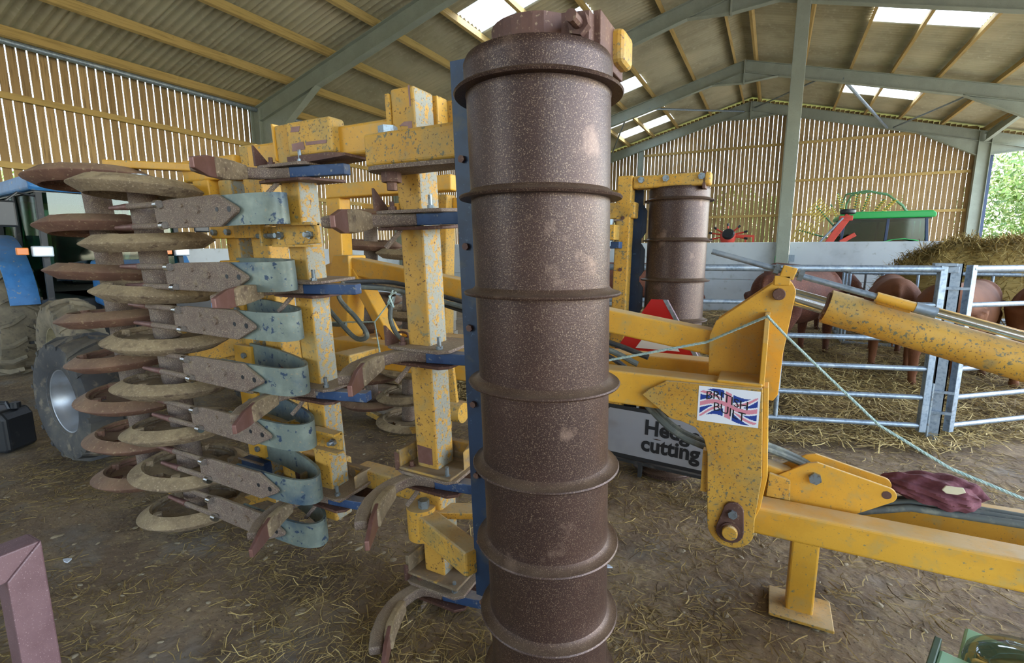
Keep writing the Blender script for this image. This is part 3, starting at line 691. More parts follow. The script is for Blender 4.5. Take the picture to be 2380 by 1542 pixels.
# blue box clamps on the spring tube
for z in (.855, .60, .36):
    b = obj('box_clamp', MB().box((-2.56, .02, z-.035), (-2.37, .075, z+.045)).xf(nearW), M['blue_dark'], CU, bevel=.008)
    obj('clamp_lip', MB().box((-2.57, .012, z-.045), (-2.36, .022, z-.03)).box((-2.57, .012, z+.04), (-2.36, .022, z+.05)).xf(nearW), M['mudgrey'], b)

# ---- bolted clamps on the second tube
for z, x0 in ((1.615, -1.96), (.675, -1.96)):
    c = obj('tube_clamp', MB().prism([(-1.955, z-.045), (-1.955, z+.045), (-1.70, z+.05), (-1.70, z-.035)], -.03, -.012).xf(nearW), M['yellow_worn'], CU, bevel=.004)
    obj('clamp_flange', MB().box((-1.955, -.06, z+.04), (-1.70, -.012, z+.052)).box((-1.955, -.06, z-.05), (-1.70, -.012, z-.04)).xf(nearW), M['yellow_worn'], c)
    obj('clamp_back', MB().box((-2.06, .0, z-.04), (-1.945, .02, z+.04)).box((-2.06,-.04,z-.045),(-2.045,.02,z+.045)).xf(nearW), M['yellow_worn'], c)
    for xb in (-1.925, -1.74): obj('clamp_bolt', MB().hexbolt((xb, -.03, z), (0,-1,0), .018, .014).cyl((xb,-.04,z),(xb,-.065,z),.011,n=8).xf(nearW), M['zinc'], c)
    obj('stud', MB().cyl((-2.10, -.02, z), (-1.94, -.02, z), .012, n=8).xf(nearW), M['zinc'], c)
for z in (1.64, .66):
    c = obj('tube_clamp', MB().box((-2.56, .05, z-.03), (-2.36, .085, z+.035)).xf(nearW), M['yellow'], CU, bevel=.005)
    for xb in (-2.52, -2.41): obj('clamp_bolt', MB().hexbolt((xb, .05, z), (0,-1,0), .016, .02).xf(nearW), M['zinc'], c)
    obj('clamp_link', MB().bar((-2.36, .07, z), (-2.1, .03, z), .05, .06).xf(nearW), M['yellow_worn'], c)
# heavy brackets at the foot of the tubes
for x, z in ((-1.23, .70), (-1.23, .19), (-1.875, .44)):
    obj('foot_bracket', MB().box((x-.125, -.045, z-.065), (x-.105, .17, z+.02)).prism([(x-.12, .14), (x+.12, .14), (x+.15, .05), (x+.15, .17), (x-.12, .17)], z-.065, z+.025, 'z').box((x-.12, -.05, z-.067), (x+.15, .17, z-.055)).xf(nearW), M['yellow_mud'], CU, bevel=.004)

# ---- centre chassis
YB = M['yellow']
def part(name, mb, material='yellow', bevel=.01, parent=None, label=None, smooth=False):
    return obj(name, mb, M[material], parent or CU, bevel=bevel, label=label, smooth=smooth, seg=3)
beamN = part('chassis_beam', MB().box((-2.46, 2.2, .845), (.0, 2.33, 1.0)))
beamF = part('chassis_beam', MB().box((-2.46, 2.60, .87), (.0, 2.73, 1.0)))
part('cross_beam', MB().box((-2.36, 2.33, .86), (-2.22, 2.60, 1.0)))
part('cross_beam', MB().box((-3.2, 2.25, .82), (-2.46, 2.37, .96)))
part('cross_beam', MB().box((-3.2, 2.5, .82), (-2.46, 2.62, .96)))
part('cross_beam', MB().box((-3.35, 1.75, .84), (-3.2, 3.1, .98)), 'yellow_worn')
for y in (1.95, 2.83): part('wing_pivot_arm', MB().bar((-2.1, y, .93), (-2.1, y + (.3 if y < 2.4 else -.2), .93), .14, .1), 'yellow_worn')
brace = part('upper_brace', MB().bar((-2.5, 2.46, 1.455), (-.2, 2.46, 1.125), .11, .115))
mast = part('mast', MB().prism([(-2.66, .96), (-2.50, .96), (-2.44, 1.40), (-2.44, 1.52), (-2.58, 1.52), (-2.62, 1.44)], 2.38, 2.54))
obj('mast_leg', MB().bar((-2.46, 2.46, 1.42), (-2.16, 2.46, .98), .12, .07), YB, mast, bevel=.008)
obj('mast_arm', MB().bar((-2.56, 2.46, 1.44), (-3.12, 2.46, 1.28), .10, .10), YB, mast, bevel=.008)
wr = part('wing_rest', MB().box((-2.97, 2.70, 1.93), (-1.85, 2.81, 2.03)))
obj('rest_post', MB().box((-2.97, 2.70, .96), (-2.83, 2.81, 1.93)), M['yellow'], wr, bevel=.01)
obj('rest_buffer', MB().cyl((-2.25, 2.755, 1.93), (-2.25, 2.755, 1.88), .035, n=14), M['raketine'], wr)
hb = part('hinge_plate', MB().prism([(-2.66,.93),(-2.68,1.08),(-2.64,1.11),(-2.50,1.11),(-2.47,1.08),(-2.52,.93)], 2.12, 2.14), 'yellow', .004)
for xb in (-2.615, -2.545): obj('bolt', MB().cyl((xb, 2.10, 1.02), (xb, 2.12, 1.02), .026, n=14), M['rust'], hb)
obj('shackle', MB().tube([(-2.05+.05*math.cos(a), 2.42, 1.02+.02*math.sin(a)) for a in [i*PI/6 for i in range(12)]], .008, 6, closed=True), M['rust'], beamN)
part('leg_plate', MB().prism([(-1.385,1.14),(-1.35,1.14),(-1.31,.80),(-1.43,.80)], 1.93, 1.95), 'yellow_worn', .003)
part('leg_foot', MB().cyl((-1.42,1.94,.77),(-1.28,1.94,.77),.05,n=18), 'yellow_worn', 0, smooth=True)
# head plate with the sticker
pg = [(-.478,.909),(-.455,.935),(-.377,.985),(.002,.997),(.026,.62),(.012,.42)] + arc(-.078,.372,.093,-5,-178,10) + [(-.19,.69),(-.205,.745),(-.245,.795),(-.30,.812),(-.35,.818)]
hp = part('head_plate', MB().prism(pg, 2.178, 2.2), 'yellow_worn', .003, label='yellow head plate with a flag sticker')
obj('head_plate_far', MB().prism(pg, 2.73, 2.75), M['yellow_worn'], hp, bevel=.003)
obj('edge_strip', MB().prism([(.002,.997),(.022,1.0),(.046,.62),(.03,.48),(.012,.42),(.026,.62)], 2.2, 2.31), M['yellow'], hp, bevel=.003)
obj('back_plate', MB().prism([(-.19,.69),(-.21,.69),(-.21,.50),(-.185,.50)], 2.2, 2.33), M['yellow_worn'], hp)
obj('top_pad', MB().box((-.175, 2.2, .998), (.0, 2.56, 1.012)), M['yellow'], hp, bevel=.006)
obj('pin_keeper', MB().prism(arc(-.08,.362,.056,180,360,10) + arc(-.070,.455,.040,0,180,8), 2.166, 2.178), M['rust'], hp, bevel=.003)
obj('pin', MB().cyl((-.078,2.14,.362),(-.078,2.2,.362),.031,n=24), M['yellow_worn'], hp, bevel=.004)
obj('pin_collar', MB().cyl((-.078,2.158,.362),(-.078,2.168,.362),.040,n=24), M['rust'], hp)
obj('keeper_bolt', MB().hexbolt((-.072,2.166,.442),(0,-1,0),.019,.014), M['zinc'], hp)
# sticker
def sticker():
    x0, x1, z0, z1, n, k = -.240, -.004, .829, .983, 120, 70
    m = MB()
    def col(u, v):
        # waving flag inside a white label
        fu = (u - .035)/.93; w = .10*math.sin(2*PI*(fu*.95) - .1)
        fv = (v - .14 - w*1.0)/.72
        if not (0 <= fu <= 1 and 0 <= fv <= 1): return 0
        cx, cy = abs(fu-.5), abs(fv-.5)
        if cx < .05 or cy < .085: return 2
        if cx < .085 or cy < .145: return 0
        d1 = abs((fv-.5) - (fu-.5)); d2 = abs((fv-.5) + (fu-.5)); d = min(d1, d2)
        if d < .05: return 2
        if d < .115: return 0
        return 1
    vs = [(x0 + (x1-x0)*i/n, 2.1765, z0 + (z1-z0)*j/k + .004*(i/n)) for j in range(k+1) for i in range(n+1)]
    fs = []
    for j in range(k):
        for i in range(n):
            a = j*(n+1)+i; fs.append((a, a+1, a+n+2, a+n+1)); m.mi.append(col((i+.5)/n, (j+.5)/k))
    m.v = [Vector(v) for v in vs]; m.f = fs
    return obj('sticker', m, [M['flagwhite'], M['flagblue'], M['flagred']], hp, label='white sticker with a waving flag and the words BRITISH BUILT', fixn=False)
stk = sticker()
def text(name, s, size, mt, parent, f, th=.0008, spacing=1.0, bold=0):
    """lettering as a mesh; f maps (u along, v up) to the surface"""
    cu = bpy.data.curves.new(name, 'FONT'); cu.body = s; cu.size = size; cu.space_character = spacing; cu.offset = bold; cu.resolution_u = 3
    t = bpy.data.objects.new(name, cu); COL.objects.link(t); dg = bpy.context.evaluated_depsgraph_get(); me = bpy.data.meshes.new_from_object(t.evaluated_get(dg)); bpy.data.objects.remove(t)
    m = MB(); m.v = [Vector(f(v.co.x, v.co.y)) for v in me.vertices]; m.f = [list(p.vertices) for p in me.polygons]; m.mi = [0]*len(m.f)
    return obj(name, m, mt, parent, fixn=False)
def onflag(ox, oz):
    def f(u, v):
        x = ox + u; q = (x + .240)/.236; w = .10*math.sin(2*PI*(((q-.035)/.93)*.95) - .1)*.154
        return (x, 2.1757, oz + v*1.0 + w)
    return f
text('lettering', 'BRITISH', .052, M['ink'], stk, onflag(-.212, .918), spacing=.93)
text('lettering', 'BUILT', .052, M['ink'], stk, onflag(-.180, .868), spacing=.93)
# tower for the lift ram
tp = [(-.226,1.0),(-.232,1.166),(-.208,1.237),(.005,1.412)] + arc(.032,1.372,.062,110,-8,10) + [(.067,1.114),(.062,.93),(.045,.90),(-.226,.90)]
tw = part('ram_tower', MB().prism(tp, 2.38, 2.40), 'yellow', .003)
obj('tower_cheek', MB().prism(tp, 2.52, 2.54), M['yellow'], tw, bevel=.003)
obj('gusset', MB().prism([(2.21, 1.0), (2.38, 1.0), (2.38, 1.29), (2.345, 1.29), (2.21, 1.18)], -.014, .006, 'x'), M['yellow'], tw, bevel=.003)
obj('ram_pin', MB().cyl((.032,2.355,1.368),(.032,2.56,1.368),.025,n=20), M['rust'], tw, bevel=.003)
U = Vector((.84, 0, -.235)).normalized()
P0 = Vector((.032, 2.46, 1.368))
ram = part('lift_ram', MB().cyl(P0 + U*.20, P0 + U*1.9, .069, n=36), 'yellow_worn', .004, smooth=True, label='yellow hydraulic ram barrel')
obj('ram_rod', MB().cyl(P0, P0 + U*.21, .036, n=28), M['chrome'], ram, smooth=True)
obj('rod_eye', MB().cyl(P0 + Vector((0,-.05,0)), P0 + Vector((0,.05,0)), .045, n=20), M['yellow'], ram, smooth=True)
obj('gland_ring', MB().cyl(P0 + U*.188, P0 + U*.30, .0715, n=36), M['yellow_worn'], ram, smooth=True)
obj('gland_seal', MB().cyl(P0 + U*.180, P0 + U*.190, .060, n=36), M['rust'], ram, smooth=True)
upv = Vector((.27,0,.96))
obj('port_block', MB().bar(P0 + U*.34 + upv*.08, P0 + U*.46 + upv*.075, .05, .03, upv), M['yellow'], ram, bevel=.004)
obj('ram_pipe', MB().tube([P0 + U*.40 + upv*.075, P0 + U*.46 + upv*.098, P0 + U*.54 + upv*.10, P0 + U*1.9 + upv*.095], .013, 10), M['yellow'], ram, smooth=True)
# depth rod above the ram
Q0 = Vector((-.245, 2.40, 1.546)); Q1 = Vector((.40, 2.40, 1.362)); V2 = (Q1-Q0).normalized()
rod = part('depth_rod', MB().cyl(Q0, Q1, .0125, n=14), 'galv', 0, smooth=True)
obj('rod_block', MB().bar(Q0 + V2*.29, Q0 + V2*.345, .05, .05), M['yellow'], rod, bevel=.004)
obj('rod_block_foot', MB().box((.01, 2.375, 1.405), (.07, 2.425, 1.445)), M['yellow'], rod, bevel=.003)
for s_ in (.262, .355): obj('lock_nut', MB().hexbolt(Q0 + V2*s_, V2, .024, .02), M['zinc'], rod)
obj('rod_sleeve', MB().cyl(Q1 - V2*.03, Q1 + V2*.10, .019, n=14), M['yellow'], rod, smooth=True)
obj('rod_collar', MB().cyl(Q1 + V2*.10, Q1 + V2*.17, .021, n=14), M['galv'], rod, smooth=True)
obj('slide_rod', MB().cyl(Q1 + V2*.17, Q1 + V2*1.4, .017, n=14), M['chrome'], rod, smooth=True)
# drawbar
dr = part('drawbar', MB().bar((-.03, 2.315, .392), (1.75, 2.315, .418), .13, .125), 'yellow', .012)
part('drawbar', MB().bar((-.05, 2.635, .392), (1.75, 2.66, .418), .13, .135), 'yellow', .012)
obj('stand_leg', MB().box((.16, 2.262, .0), (.262, 2.355, .345)), M['yellow'], dr, bevel=.008)
obj('stand_foot', MB().box((.095, 2.20, .0), (.335, 2.40, .014)), M['yellow_worn'], dr, bevel=.003)
cp = [(.05,.46),(.055,.53),(.20,.632),(.235,.643),(.262,.637)] + arc(.488,.552,.034,70,-50,8) + [(.375,.43),(.30,.40),(.10,.40)]
cl = part('clevis', MB().prism(cp, 2.405, 2.42), 'yellow', .003)
obj('clevis_cheek', MB().prism(cp, 2.51, 2.525), M['yellow'], cl, bevel=.003)
obj('clevis_spacer', MB().box((.10, 2.42, .45), (.14, 2.51, .545)), M['yellow'], cl)
obj('clevis_strap', MB().prism([(.05,.455),(.055,.565),(.115,.555),(.14,.545),(.145,.455)], 2.38, 2.40), M['yellow_worn'], cl, bevel=.003)
obj('clevis_bolt', MB().hexbolt((.232,2.405,.572),(0,-1,0),.026,.018), M['zinc'], cl)
obj('clevis_hole', MB().cyl((.487,2.4035,.553),(.487,2.4045,.553),.017,n=18), M['rust'], cl)
part('link_bar', MB().bar((.14,2.46,.545), (-.16,2.46,.60), .085, .05), 'yellow')
part('drawbar_prop', MB().box((.55, 2.60, .20), (.67, 2.67, .33)), 'tooltip', .004)
for i, (a, b, c) in enumerate((((.25,2.50,.40),(.6,2.565,.475),(1.7,2.585,.50)), ((.25,2.47,.39),(.6,2.535,.462),(1.7,2.545,.485)), ((.2,2.53,.40),(.62,2.60,.478),(1.7,2.625,.50)))):
    m = MB().tube([a, Vector(a).lerp(Vector(b), .5) + Vector((0,0,-.01)), b, (1.0, (b[1]+c[1])/2, .48), c], .016, 10)
    part('hose', m, 'hose', 0, smooth=True)
for xx in (1.02, 1.10): part('wire_hook', MB().tube([(xx, 2.25, .35), (xx+.01, 2.25, .25), (xx-.01, 2.24, .20), (xx-.05, 2.24, .19)], .005, 6), 'black', 0)
# hydraulic hoses
def hose(pts, r=.012, mt='hose'):
    # smooth through points
    pts = [Vector(p) for p in pts]; out = []
    for i in range(len(pts)-1):
        a, b, c, d = pts[max(i-1,0)], pts[i], pts[i+1], pts[min(i+2, len(pts)-1)]
        for k in range(6):
            t = k/6; out.append(.5*((2*b) + (c-a)*t + (2*a-5*b+4*c-d)*t*t + (3*b-a-3*c+d)*t**3))
    out.append(pts[-1]); return part('hose', MB().tube(out, r, 8), mt, 0, smooth=True)
hose([(-2.20,2.1,1.37),(-2.20,2.06,1.28),(-2.05,2.04,1.17),(-1.98,2.04,1.08),(-2.07,2.04,1.06),(-2.22,2.05,1.16),(-2.36,2.08,1.24),(-2.5,2.1,1.26)], .014)
hose([(-2.2,2.1,1.12),(-2.32,2.08,1.12),(-2.42,2.1,1.16),(-2.52,2.12,1.18)], .013)
hose([(-1.85,2.12,1.30),(-1.86,2.1,1.18),(-1.78,2.08,1.08),(-1.68,2.1,1.08),(-1.64,2.12,1.2),(-1.68,2.14,1.3)], .013)
hose([(-2.2,2.1,1.37),(-2.0,2.30,1.36),(-1.6,2.36,1.27),(-.8,2.38,1.12),(-.5,2.38,1.04)], .014, 'blackdull')
hose([(-2.2,2.14,1.34),(-2.0,2.28,1.32),(-1.6,2.34,1.245),(-.8,2.36,1.09),(-.55,2.38,1.0)], .014)
hose([(-2.2,2.16,1.36),(-1.95,2.32,1.31),(-1.6,2.36,1.22),(-.8,2.37,1.06),(-.58,2.4,.95)], .013, 'blackdull')
for dy, dz in ((0,0),(.03,.012),(.06,-.005)): hose([(-.56,2.36+dy,.88+dz),(-.46,2.28+dy,.815+dz),(-.36,2.25+dy,.745+dz),(-.26,2.25+dy,.70+dz),(-.14,2.28+dy,.672+dz),(.05,2.44+dy,.65+dz),(.4,2.52+dy,.5)], .014)
tw_ = part('twine', MB().tube([(-2.35,2.05,1.13),(-1.93,2.05,1.16),(-1.80,2.06,1.30)], .004, 6).tube([(-1.93,2.05,1.16),(-1.62,1.75,1.05)], .004, 6).tube([(-1.80,2.06,1.34),(-1.83,2.05,1.27),(-1.79,2.05,1.25),(-1.81,2.04,1.31),(-1.77,2.05,1.33)], .005, 6), 'rope', 0)
# warning triangle on the far side
tri = part('warning_plate', MB().prism([(-.84,.93),(-.805,.90),(-.37,.90),(-.34,.93),(-.535,1.262),(-.63,1.262)], 3.0, 3.012), 'redsign', 0, label='red triangular warning plate')
obj('plate_edge', MB().prism([(-.34,.93),(-.535,1.262),(-.56,1.262),(-.36,.92)], 2.997, 3.02), M['galv'], tri)
obj('white_panel', MB().prism([(-.71,.96),(-.45,.96),(-.58,1.16)], 2.9985, 2.9995), M['white'], tri)
obj('plate_bracket', MB().box((-.62, 3.012, .80), (-.55, 3.03, 1.2)), M['yellow'], tri)
# transport wheel
def tyre(m, r, w, rim, nl, lug, M4):
    hw = w/2
    pr = [(rim, -hw*.80), (rim+.04, -hw*.95), (r*.80, -hw*1.02), (r*.93, -hw*.92), (r*.985, -hw*.5), (r, 0), (r*.985, hw*.5), (r*.93, hw*.92), (r*.80, hw*1.02), (rim+.04, hw*.95), (rim, hw*.80)]
    m.lathe(pr, 56, M4, cap=False)
    for i in range(nl):
        for s in (-1, 1):
            a = 2*PI*(i + (.5 if s > 0 else 0))/nl; vs = []
            for (zz, da) in ((0, 0), (s*hw*.55, .11), (s*hw*.98, .17)):
                for dr_ in (-.01, lug):
                    for dd in (-.045, .045):
                        rr_ = (r if abs(zz) < hw*.9 else r*.93) + dr_ - (abs(zz)/hw)**2*.02; t = a + da + dd*.6/r*.6
                        vs.append((rr_*math.cos(t), rr_*math.sin(t), zz))
            fs = []
            for q in (0, 4): fs += [(q, q+1, q+5, q+4), (q+1, q+3, q+7, q+5), (q+3, q+2, q+6, q+7), (q+2, q, q+4, q+6)]
            fs += [(0,2,3,1), (8,9,11,10)]
            m.add(vs, fs, M4)
    return m
def wheel(parent, c, r, w, rim, nl, lug, mt, rimmat, rot, asc=None, name='wheel'):
    M4 = Matrix.Translation(Vector(c)) @ rot
    t = obj(name, tyre(MB(), r, w, rim, nl, lug, M4), M[mt], parent, smooth=True, label='tyred wheel' if not asc else asc)
    hw = w/2
    prof = [(rim+.014, -hw*.86), (rim+.014, -hw*.81), (rim-.008, -hw*.77), (rim-.016, -hw*.55), (rim-.03, -hw*.45), (rim-.034, hw*.15), (rim*.62, hw*.22), (rim*.55, hw*.10), (rim*.30, hw*.10), (.0, hw*.10)]
    obj('rim', MB().lathe(prof, 40, M4, cap=False), M[rimmat], t, smooth=True)
    hb_ = MB().cyl(M4 @ Vector((0,0,-hw*.20)), M4 @ Vector((0,0,hw*.3)), rim*.22, n=16)
    hubo = obj('hub', hb_, M[rimmat], t, smooth=True)
    for k in range(6):
        a = 2*PI*k/6; p = M4 @ Vector((rim*.42*math.cos(a), rim*.42*math.sin(a), hw*.10)); d = (M4.to_3x3() @ Vector((0,0,-1)))
        obj('wheel_nut', MB().hexbolt(p, d, .016, .018), M['zinc'], t)
    return t
RY = Matrix.Rotation(-PI/2, 4, 'X')   # wheel axle along Y, outer face towards -Y
RY = Matrix(((1,0,0,0),(0,0,1,0),(0,-1,0,0),(0,0,0,1)))
wheel(CU, (-4.47, 1.72, .47), .455, .40, .235, 16, .022, 'rubber', 'rim', RY, 'dusty transport wheel with a silver rim')
part('axle', MB().cyl((-4.47, 1.75, .47), (-4.47, 3.15, .47), .05, n=14).bar((-4.47,2.1,.47),(-3.3,2.1,.85),.1,.12).bar((-4.47,2.8,.47),(-3.3,2.8,.85),.1,.12), 'yellow_worn')
wheel(CU, (-4.47, 3.18, .47), .455, .40, .235, 16, .022, 'rubber', 'rim', RY, 'far transport wheel')
part('rear_tag', MB().box((-3.85, 2.0, .98), (-3.55, 2.03, 1.10)), 'yellow', .004)
part('rear_tag', MB().box((-3.0, 1.95, 1.16), (-2.80, 1.98, 1.30)), 'yellow', .004)
# rope and cloth lying on the machine
rp = MB(); P_ = [Vector(p) for p in ((-1.2,2.33,.995),(-.661,2.28,1.030),(-.237,2.30,1.150),(-.004,2.2,1.292),(.06,2.2,1.225),(.182,2.2,1.108),(.40,2.22,.90),(.62,2.22,.775),(.86,2.24,.69),(1.3,2.28,.58),(1.7,2.3,.50))]
out = []
for i in range(len(P_)-1):
    n_ = 40
    for k in range(n_): out.append(P_[i].lerp(P_[i+1], k/n_))
for ph in (0, 2*PI/3, 4*PI/3):
    st = [p + Vector((0, .0032*math.cos(i*.9 + ph), .0032*math.sin(i*.9 + ph))) for i, p in enumerate(out)]
    rp.tube(st, .0034, 5)
ro_ = obj('rope', rp, M['rope'], smooth=True); tag(ro_, 'pale blue twisted rope slung over the tower gusset and down to the right', 'rope')
def cloth():
    m = MB(); nu, nv = 60, 36; vs = []; fs = []
    rr_ = random.Random(4)
    for j in range(nv+1):
        ph = PI*j/nv
        for i in range(nu):
            th = 2*PI*i/nu
            fold = 1 + .10*math.sin(7*th + 4*math.cos(ph)) + .08*math.sin(11*ph + 2*math.sin(3*th)) + .05*math.sin(17*th - 9*ph)
            x = -math.cos(ph)*.165*(1 + .06*math.sin(5*th)); r = math.sin(ph)**.7
            y = r*math.cos(th)*.085*fold*(1.1 + .35*x/.165); z = r*math.sin(th)*.058*fold*(1 + .25*x/.165)
            vs.append((.665 + x + .02*math.cos(th), 2.585 + y + .10*(-x), .545 + z))
    for j in range(nv):
        for i in range(nu): fs.append((j*nu+i, j*nu+(i+1) % nu, (j+1)*nu+(i+1) % nu, (j+1)*nu+i))
    return m.add(vs, fs)
ct = thing('cloth', 'crumpled maroon cloth wrapped over the hoses on the drawbar', 'cloth', (.665, 2.585, .49))
obj('cloth_bundle', cloth(), M['cloth'], ct, smooth=True)
obj('cloth_tag', MB().prism([(.68,.585),(.69,.605),(.745,.608),(.755,.59),(.73,.575),(.695,.573)], 2.485, 2.492), M['tagpale'], ct, bevel=.002)
# ------------------------------------------------------------------ tractors
def tractor(name, label, loc, rz, paint, roofm, sc=1.0, loader=False):
    t = thing(name, label, 'tractor', (0, 0, 0))
    RN = RY; RF = Matrix(((1,0,0,0),(0,0,-1,0),(0,1,0,0),(0,0,0,1)))
    for s, rot in ((-1, RN), (1, RF)):
        wheel(t, (0, s*.86, .80), .78, .44, .42, 18, .05, 'rubber_mud', 'rim_cream', rot, 'muddy rear wheel')
        wheel(t, (2.28, s*.84, .53), .51, .36, .27, 16, .04, 'rubber_mud', 'rim_cream', rot, 'muddy front wheel')
        fe = MB()
        pts = [(.93*math.cos(math.radians(a)), .80 + .93*math.sin(math.radians(a))) for a in range(8, 176, 12)]
        fe.strip([(x, s*.86, z) for x, z in pts], .26, .02, (0,1,0)); obj('fender', fe, M[paint], t, smooth=True)
        # cab side
        pm = M['cabblue' if paint != 'blue_tr' else 'blackdull']
        for p, q in (((1.22,.98),(1.12,2.22)), ((-.50,1.65),(-.45,2.22)), ((.28,1.6),(.26,2.22))): obj('cab_pillar', MB().bar((p[0], s*.70, p[1]), (q[0], s*.66, q[1]), .055, .06, (0,1,0)), pm, t, bevel=.006)
        obj('cab_sill', MB().bar((1.22, s*.70, .98), (.70, s*.70, .92), .05, .05), pm, t); obj('cab_sill', MB().bar((-.5, s*.69, 1.66), (.30, s*.69, 1.62), .05, .05), pm, t)
        obj('door_pane', MB().prism([(.30,1.0),(1.19,1.0),(1.10,2.20),(.28,2.20)], s*.675-.003, s*.675+.003), M['glass'], t)
        obj('side_pane', MB().prism([(-.47,1.68),(.26,1.64),(.25,2.20),(-.42,2.20)], s*.675-.003, s*.675+.003), M['glass'], t)
        mi = obj('mirror', MB().box((1.20, s*.98-.10, 1.80), (1.24, s*.98+.10, 2.08)), M['black'], t, bevel=.02)
        obj('mirror_arm', MB().tube([(1.12, s*.68, 2.15), (1.20, s*.85, 2.17), (1.22, s*.98, 2.05)], .012, 6), M['black'], mi)
        la = obj('front_lamp', MB().box((1.25, s*.70-.12, 1.48), (1.32, s*.70+.06, 1.60)), M['lens'], t, bevel=.015)
        obj('indicator', MB().box((1.23, s*.70-.24, 1.50), (1.28, s*.70-.14, 1.58)), M['amber'], la, bevel=.008)
        obj('step', MB().box((.35, s*.72-.12, .45), (.75, s*.72+.12, .48)).box((.35, s*.70-.1, .72), (.75, s*.70+.1, .75)), M['blackdull'], t)
    obj('windscreen', MB().prism([(-.62,1.20),(.62,1.20),(.60,2.20),(-.60,2.20)], 1.17, 1.176, 'x'), M['glass'], t)
    obj('rear_pane', MB().prism([(-.62,1.30),(.62,1.30),(.60,2.20),(-.60,2.20)], -.50, -.494, 'x'), M['glass'], t)
    obj('roof', MB().prism([(-.60,2.22),(-.62,2.30),(-.55,2.37),(1.08,2.38),(1.22,2.33),(1.27,2.25),(1.22,2.21)], -.76, .76), M[roofm], t, bevel=.03, seg=3)
    obj('roof_lining', MB().box((-.55,-.7,2.195),(1.16,.7,2.212)), M['black'], t)
    obj('cab_floor', MB().box((-.45,-.60,.80),(1.2,.60,.98)), M['blackdull'], t)
    obj('rear_wall', MB().box((-.55,-.62,.80),(-.48,.62,1.30)), M['blackdull'], t)
    se = obj('seat', MB().box((-.25,-.24,1.10),(.22,.24,1.25)), M['black'], t, bevel=.04)
    obj('seat_back', MB().box((-.33,-.22,1.22),(-.20,.22,1.78)), M['black'], se, bevel=.04)
    obj('steering_wheel', MB().tube([(.52+.10*math.sin(a), .19*math.cos(a), 1.50+.14*math.sin(a)) for a in [i*PI/10 for i in range(20)]], .014, 6, closed=True).cyl((.52,0,1.50),(.80,0,1.1),.02,n=8), M['black'], t)
    obj('bonnet', MB().prism([(1.2,.92),(1.2,1.44),(1.6,1.42),(2.7,1.30),(2.86,1.20),(2.88,.80),(2.5,.78)], -.31, .31), M[paint], t, bevel=.04, seg=3)
    obj('grille', MB().box((2.872,-.24,.84),(2.89,.24,1.16)), M['black'], t)
    obj('engine', MB().box((.8,-.24,.50),(2.55,.24,.93)), M['blackdull'], t, bevel=.02)
    obj('front_axle', MB().cyl((2.28,-.7,.53),(2.28,.7,.53),.08,n=12), M['blackdull'], t)
    obj('rear_axle', MB().cyl((0,-.7,.80),(0,.7,.80),.14,n=14).box((-.4,-.28,.5),(.9,.28,.98)), M['blackdull'], t)
    obj('exhaust', MB().cyl((1.15,.36,1.3),(1.15,.36,2.2),.035,n=10), M['rust'], t)
    t.location = loc; t.rotation_euler = (0, 0, rz); t.scale = (sc, sc, sc)
    return t
tractor('tractor', 'old blue tractor with muddy tyres standing by the left slatted wall', (-8.41, 3.39, 0), -.11, 'blue_tr', 'blue_tr')
gt = tractor('tractor', 'green roofed tractor parked behind the concrete wall, only its cab showing', (2.75, 16.3, 0), PI, 'greencab', 'greencab', 1.06)

# ------------------------------------------------------------------ small things near the camera
jc = thing('jerrycan', 'glossy black plastic jerrycan standing left of the transport wheel', 'jerrycan', (-5.28, 1.44, 0))
obj('body', MB().prism([(-.13,0),(-.15,.03),(-.15,.27),(-.11,.33),(.11,.33),(.15,.27),(.15,.03),(.13,0)], -.12, .12, 'y', Matrix.Translation((-5.28,1.44,0)) @ Matrix.Rotation(.5, 4, 'Z')), M['black'], jc, bevel=.025, seg=3)
obj('handle', MB().tube([(-5.37,1.39,.32),(-5.35,1.40,.375),(-5.23,1.47,.375),(-5.21,1.48,.32)], .016, 8), M['black'], jc, smooth=True)
obj('cap', MB().cyl((-5.19,1.51,.33),(-5.19,1.51,.375),.032,n=14), M['black'], jc)
sf = thing('steel_frame', 'reddish square steel tube frame corner in the lower left foreground', 'frame', (-2.22, .3, 0))
obj('post', MB().prism([(.545,0),(.645,0),(.645,.552),(.545,.452)], -2.29, -2.19, 'x'), M['redtube'], sf, bevel=.005)
obj('top_rail', MB().prism([(-.7,.452),(.542,.452),(.642,.552),(-.7,.552)], -2.29, -2.19, 'x'), M['redtube'], sf, bevel=.005)
obj('post', MB().box((-2.29,-.7,0),(-2.19,-.6,.45)), M['redtube'], sf, bevel=.006)
gh = thing('machine_housing', 'light green machine housing with a clear dome cover in the lower right corner', 'machine', (.62, 1.72, 0))
GM = Matrix.Translation((.61,1.69,0)) @ Matrix.Rotation(-.35, 4, 'Z')
bx_ = obj('housing', MB().box((-.10,-.16,0),(.34,.06,.355), GM).box((-.06,.06,0),(.27,.28,.33), GM), M['greenpaint'], gh, bevel=.008)
obj('side_plate', MB().box((-.118,-.165,.02),(-.10,.105,.362), GM), M['greendark'], gh, bevel=.003)
obj('bolt', MB().cyl(GM @ Vector((.02,.02,.355)), GM @ Vector((.02,.02,.37)), .026, n=16).hexbolt(GM @ Vector((.02,.02,.37)), (0,0,1), .017, .012), M['zinc'], gh)
obj('dome_cover', MB().lathe([(.155,0),(.150,.03),(.125,.055),(.08,.07),(.03,.078),(0,.079)], 36, GM @ Matrix.Translation((.10,.13,.33))), M['clear'], gh, smooth=True)
sg = thing('road_sign', 'white road sign reading Hedge cutting in black letters on a black stand', 'sign', (-.5, 3.18, 0))
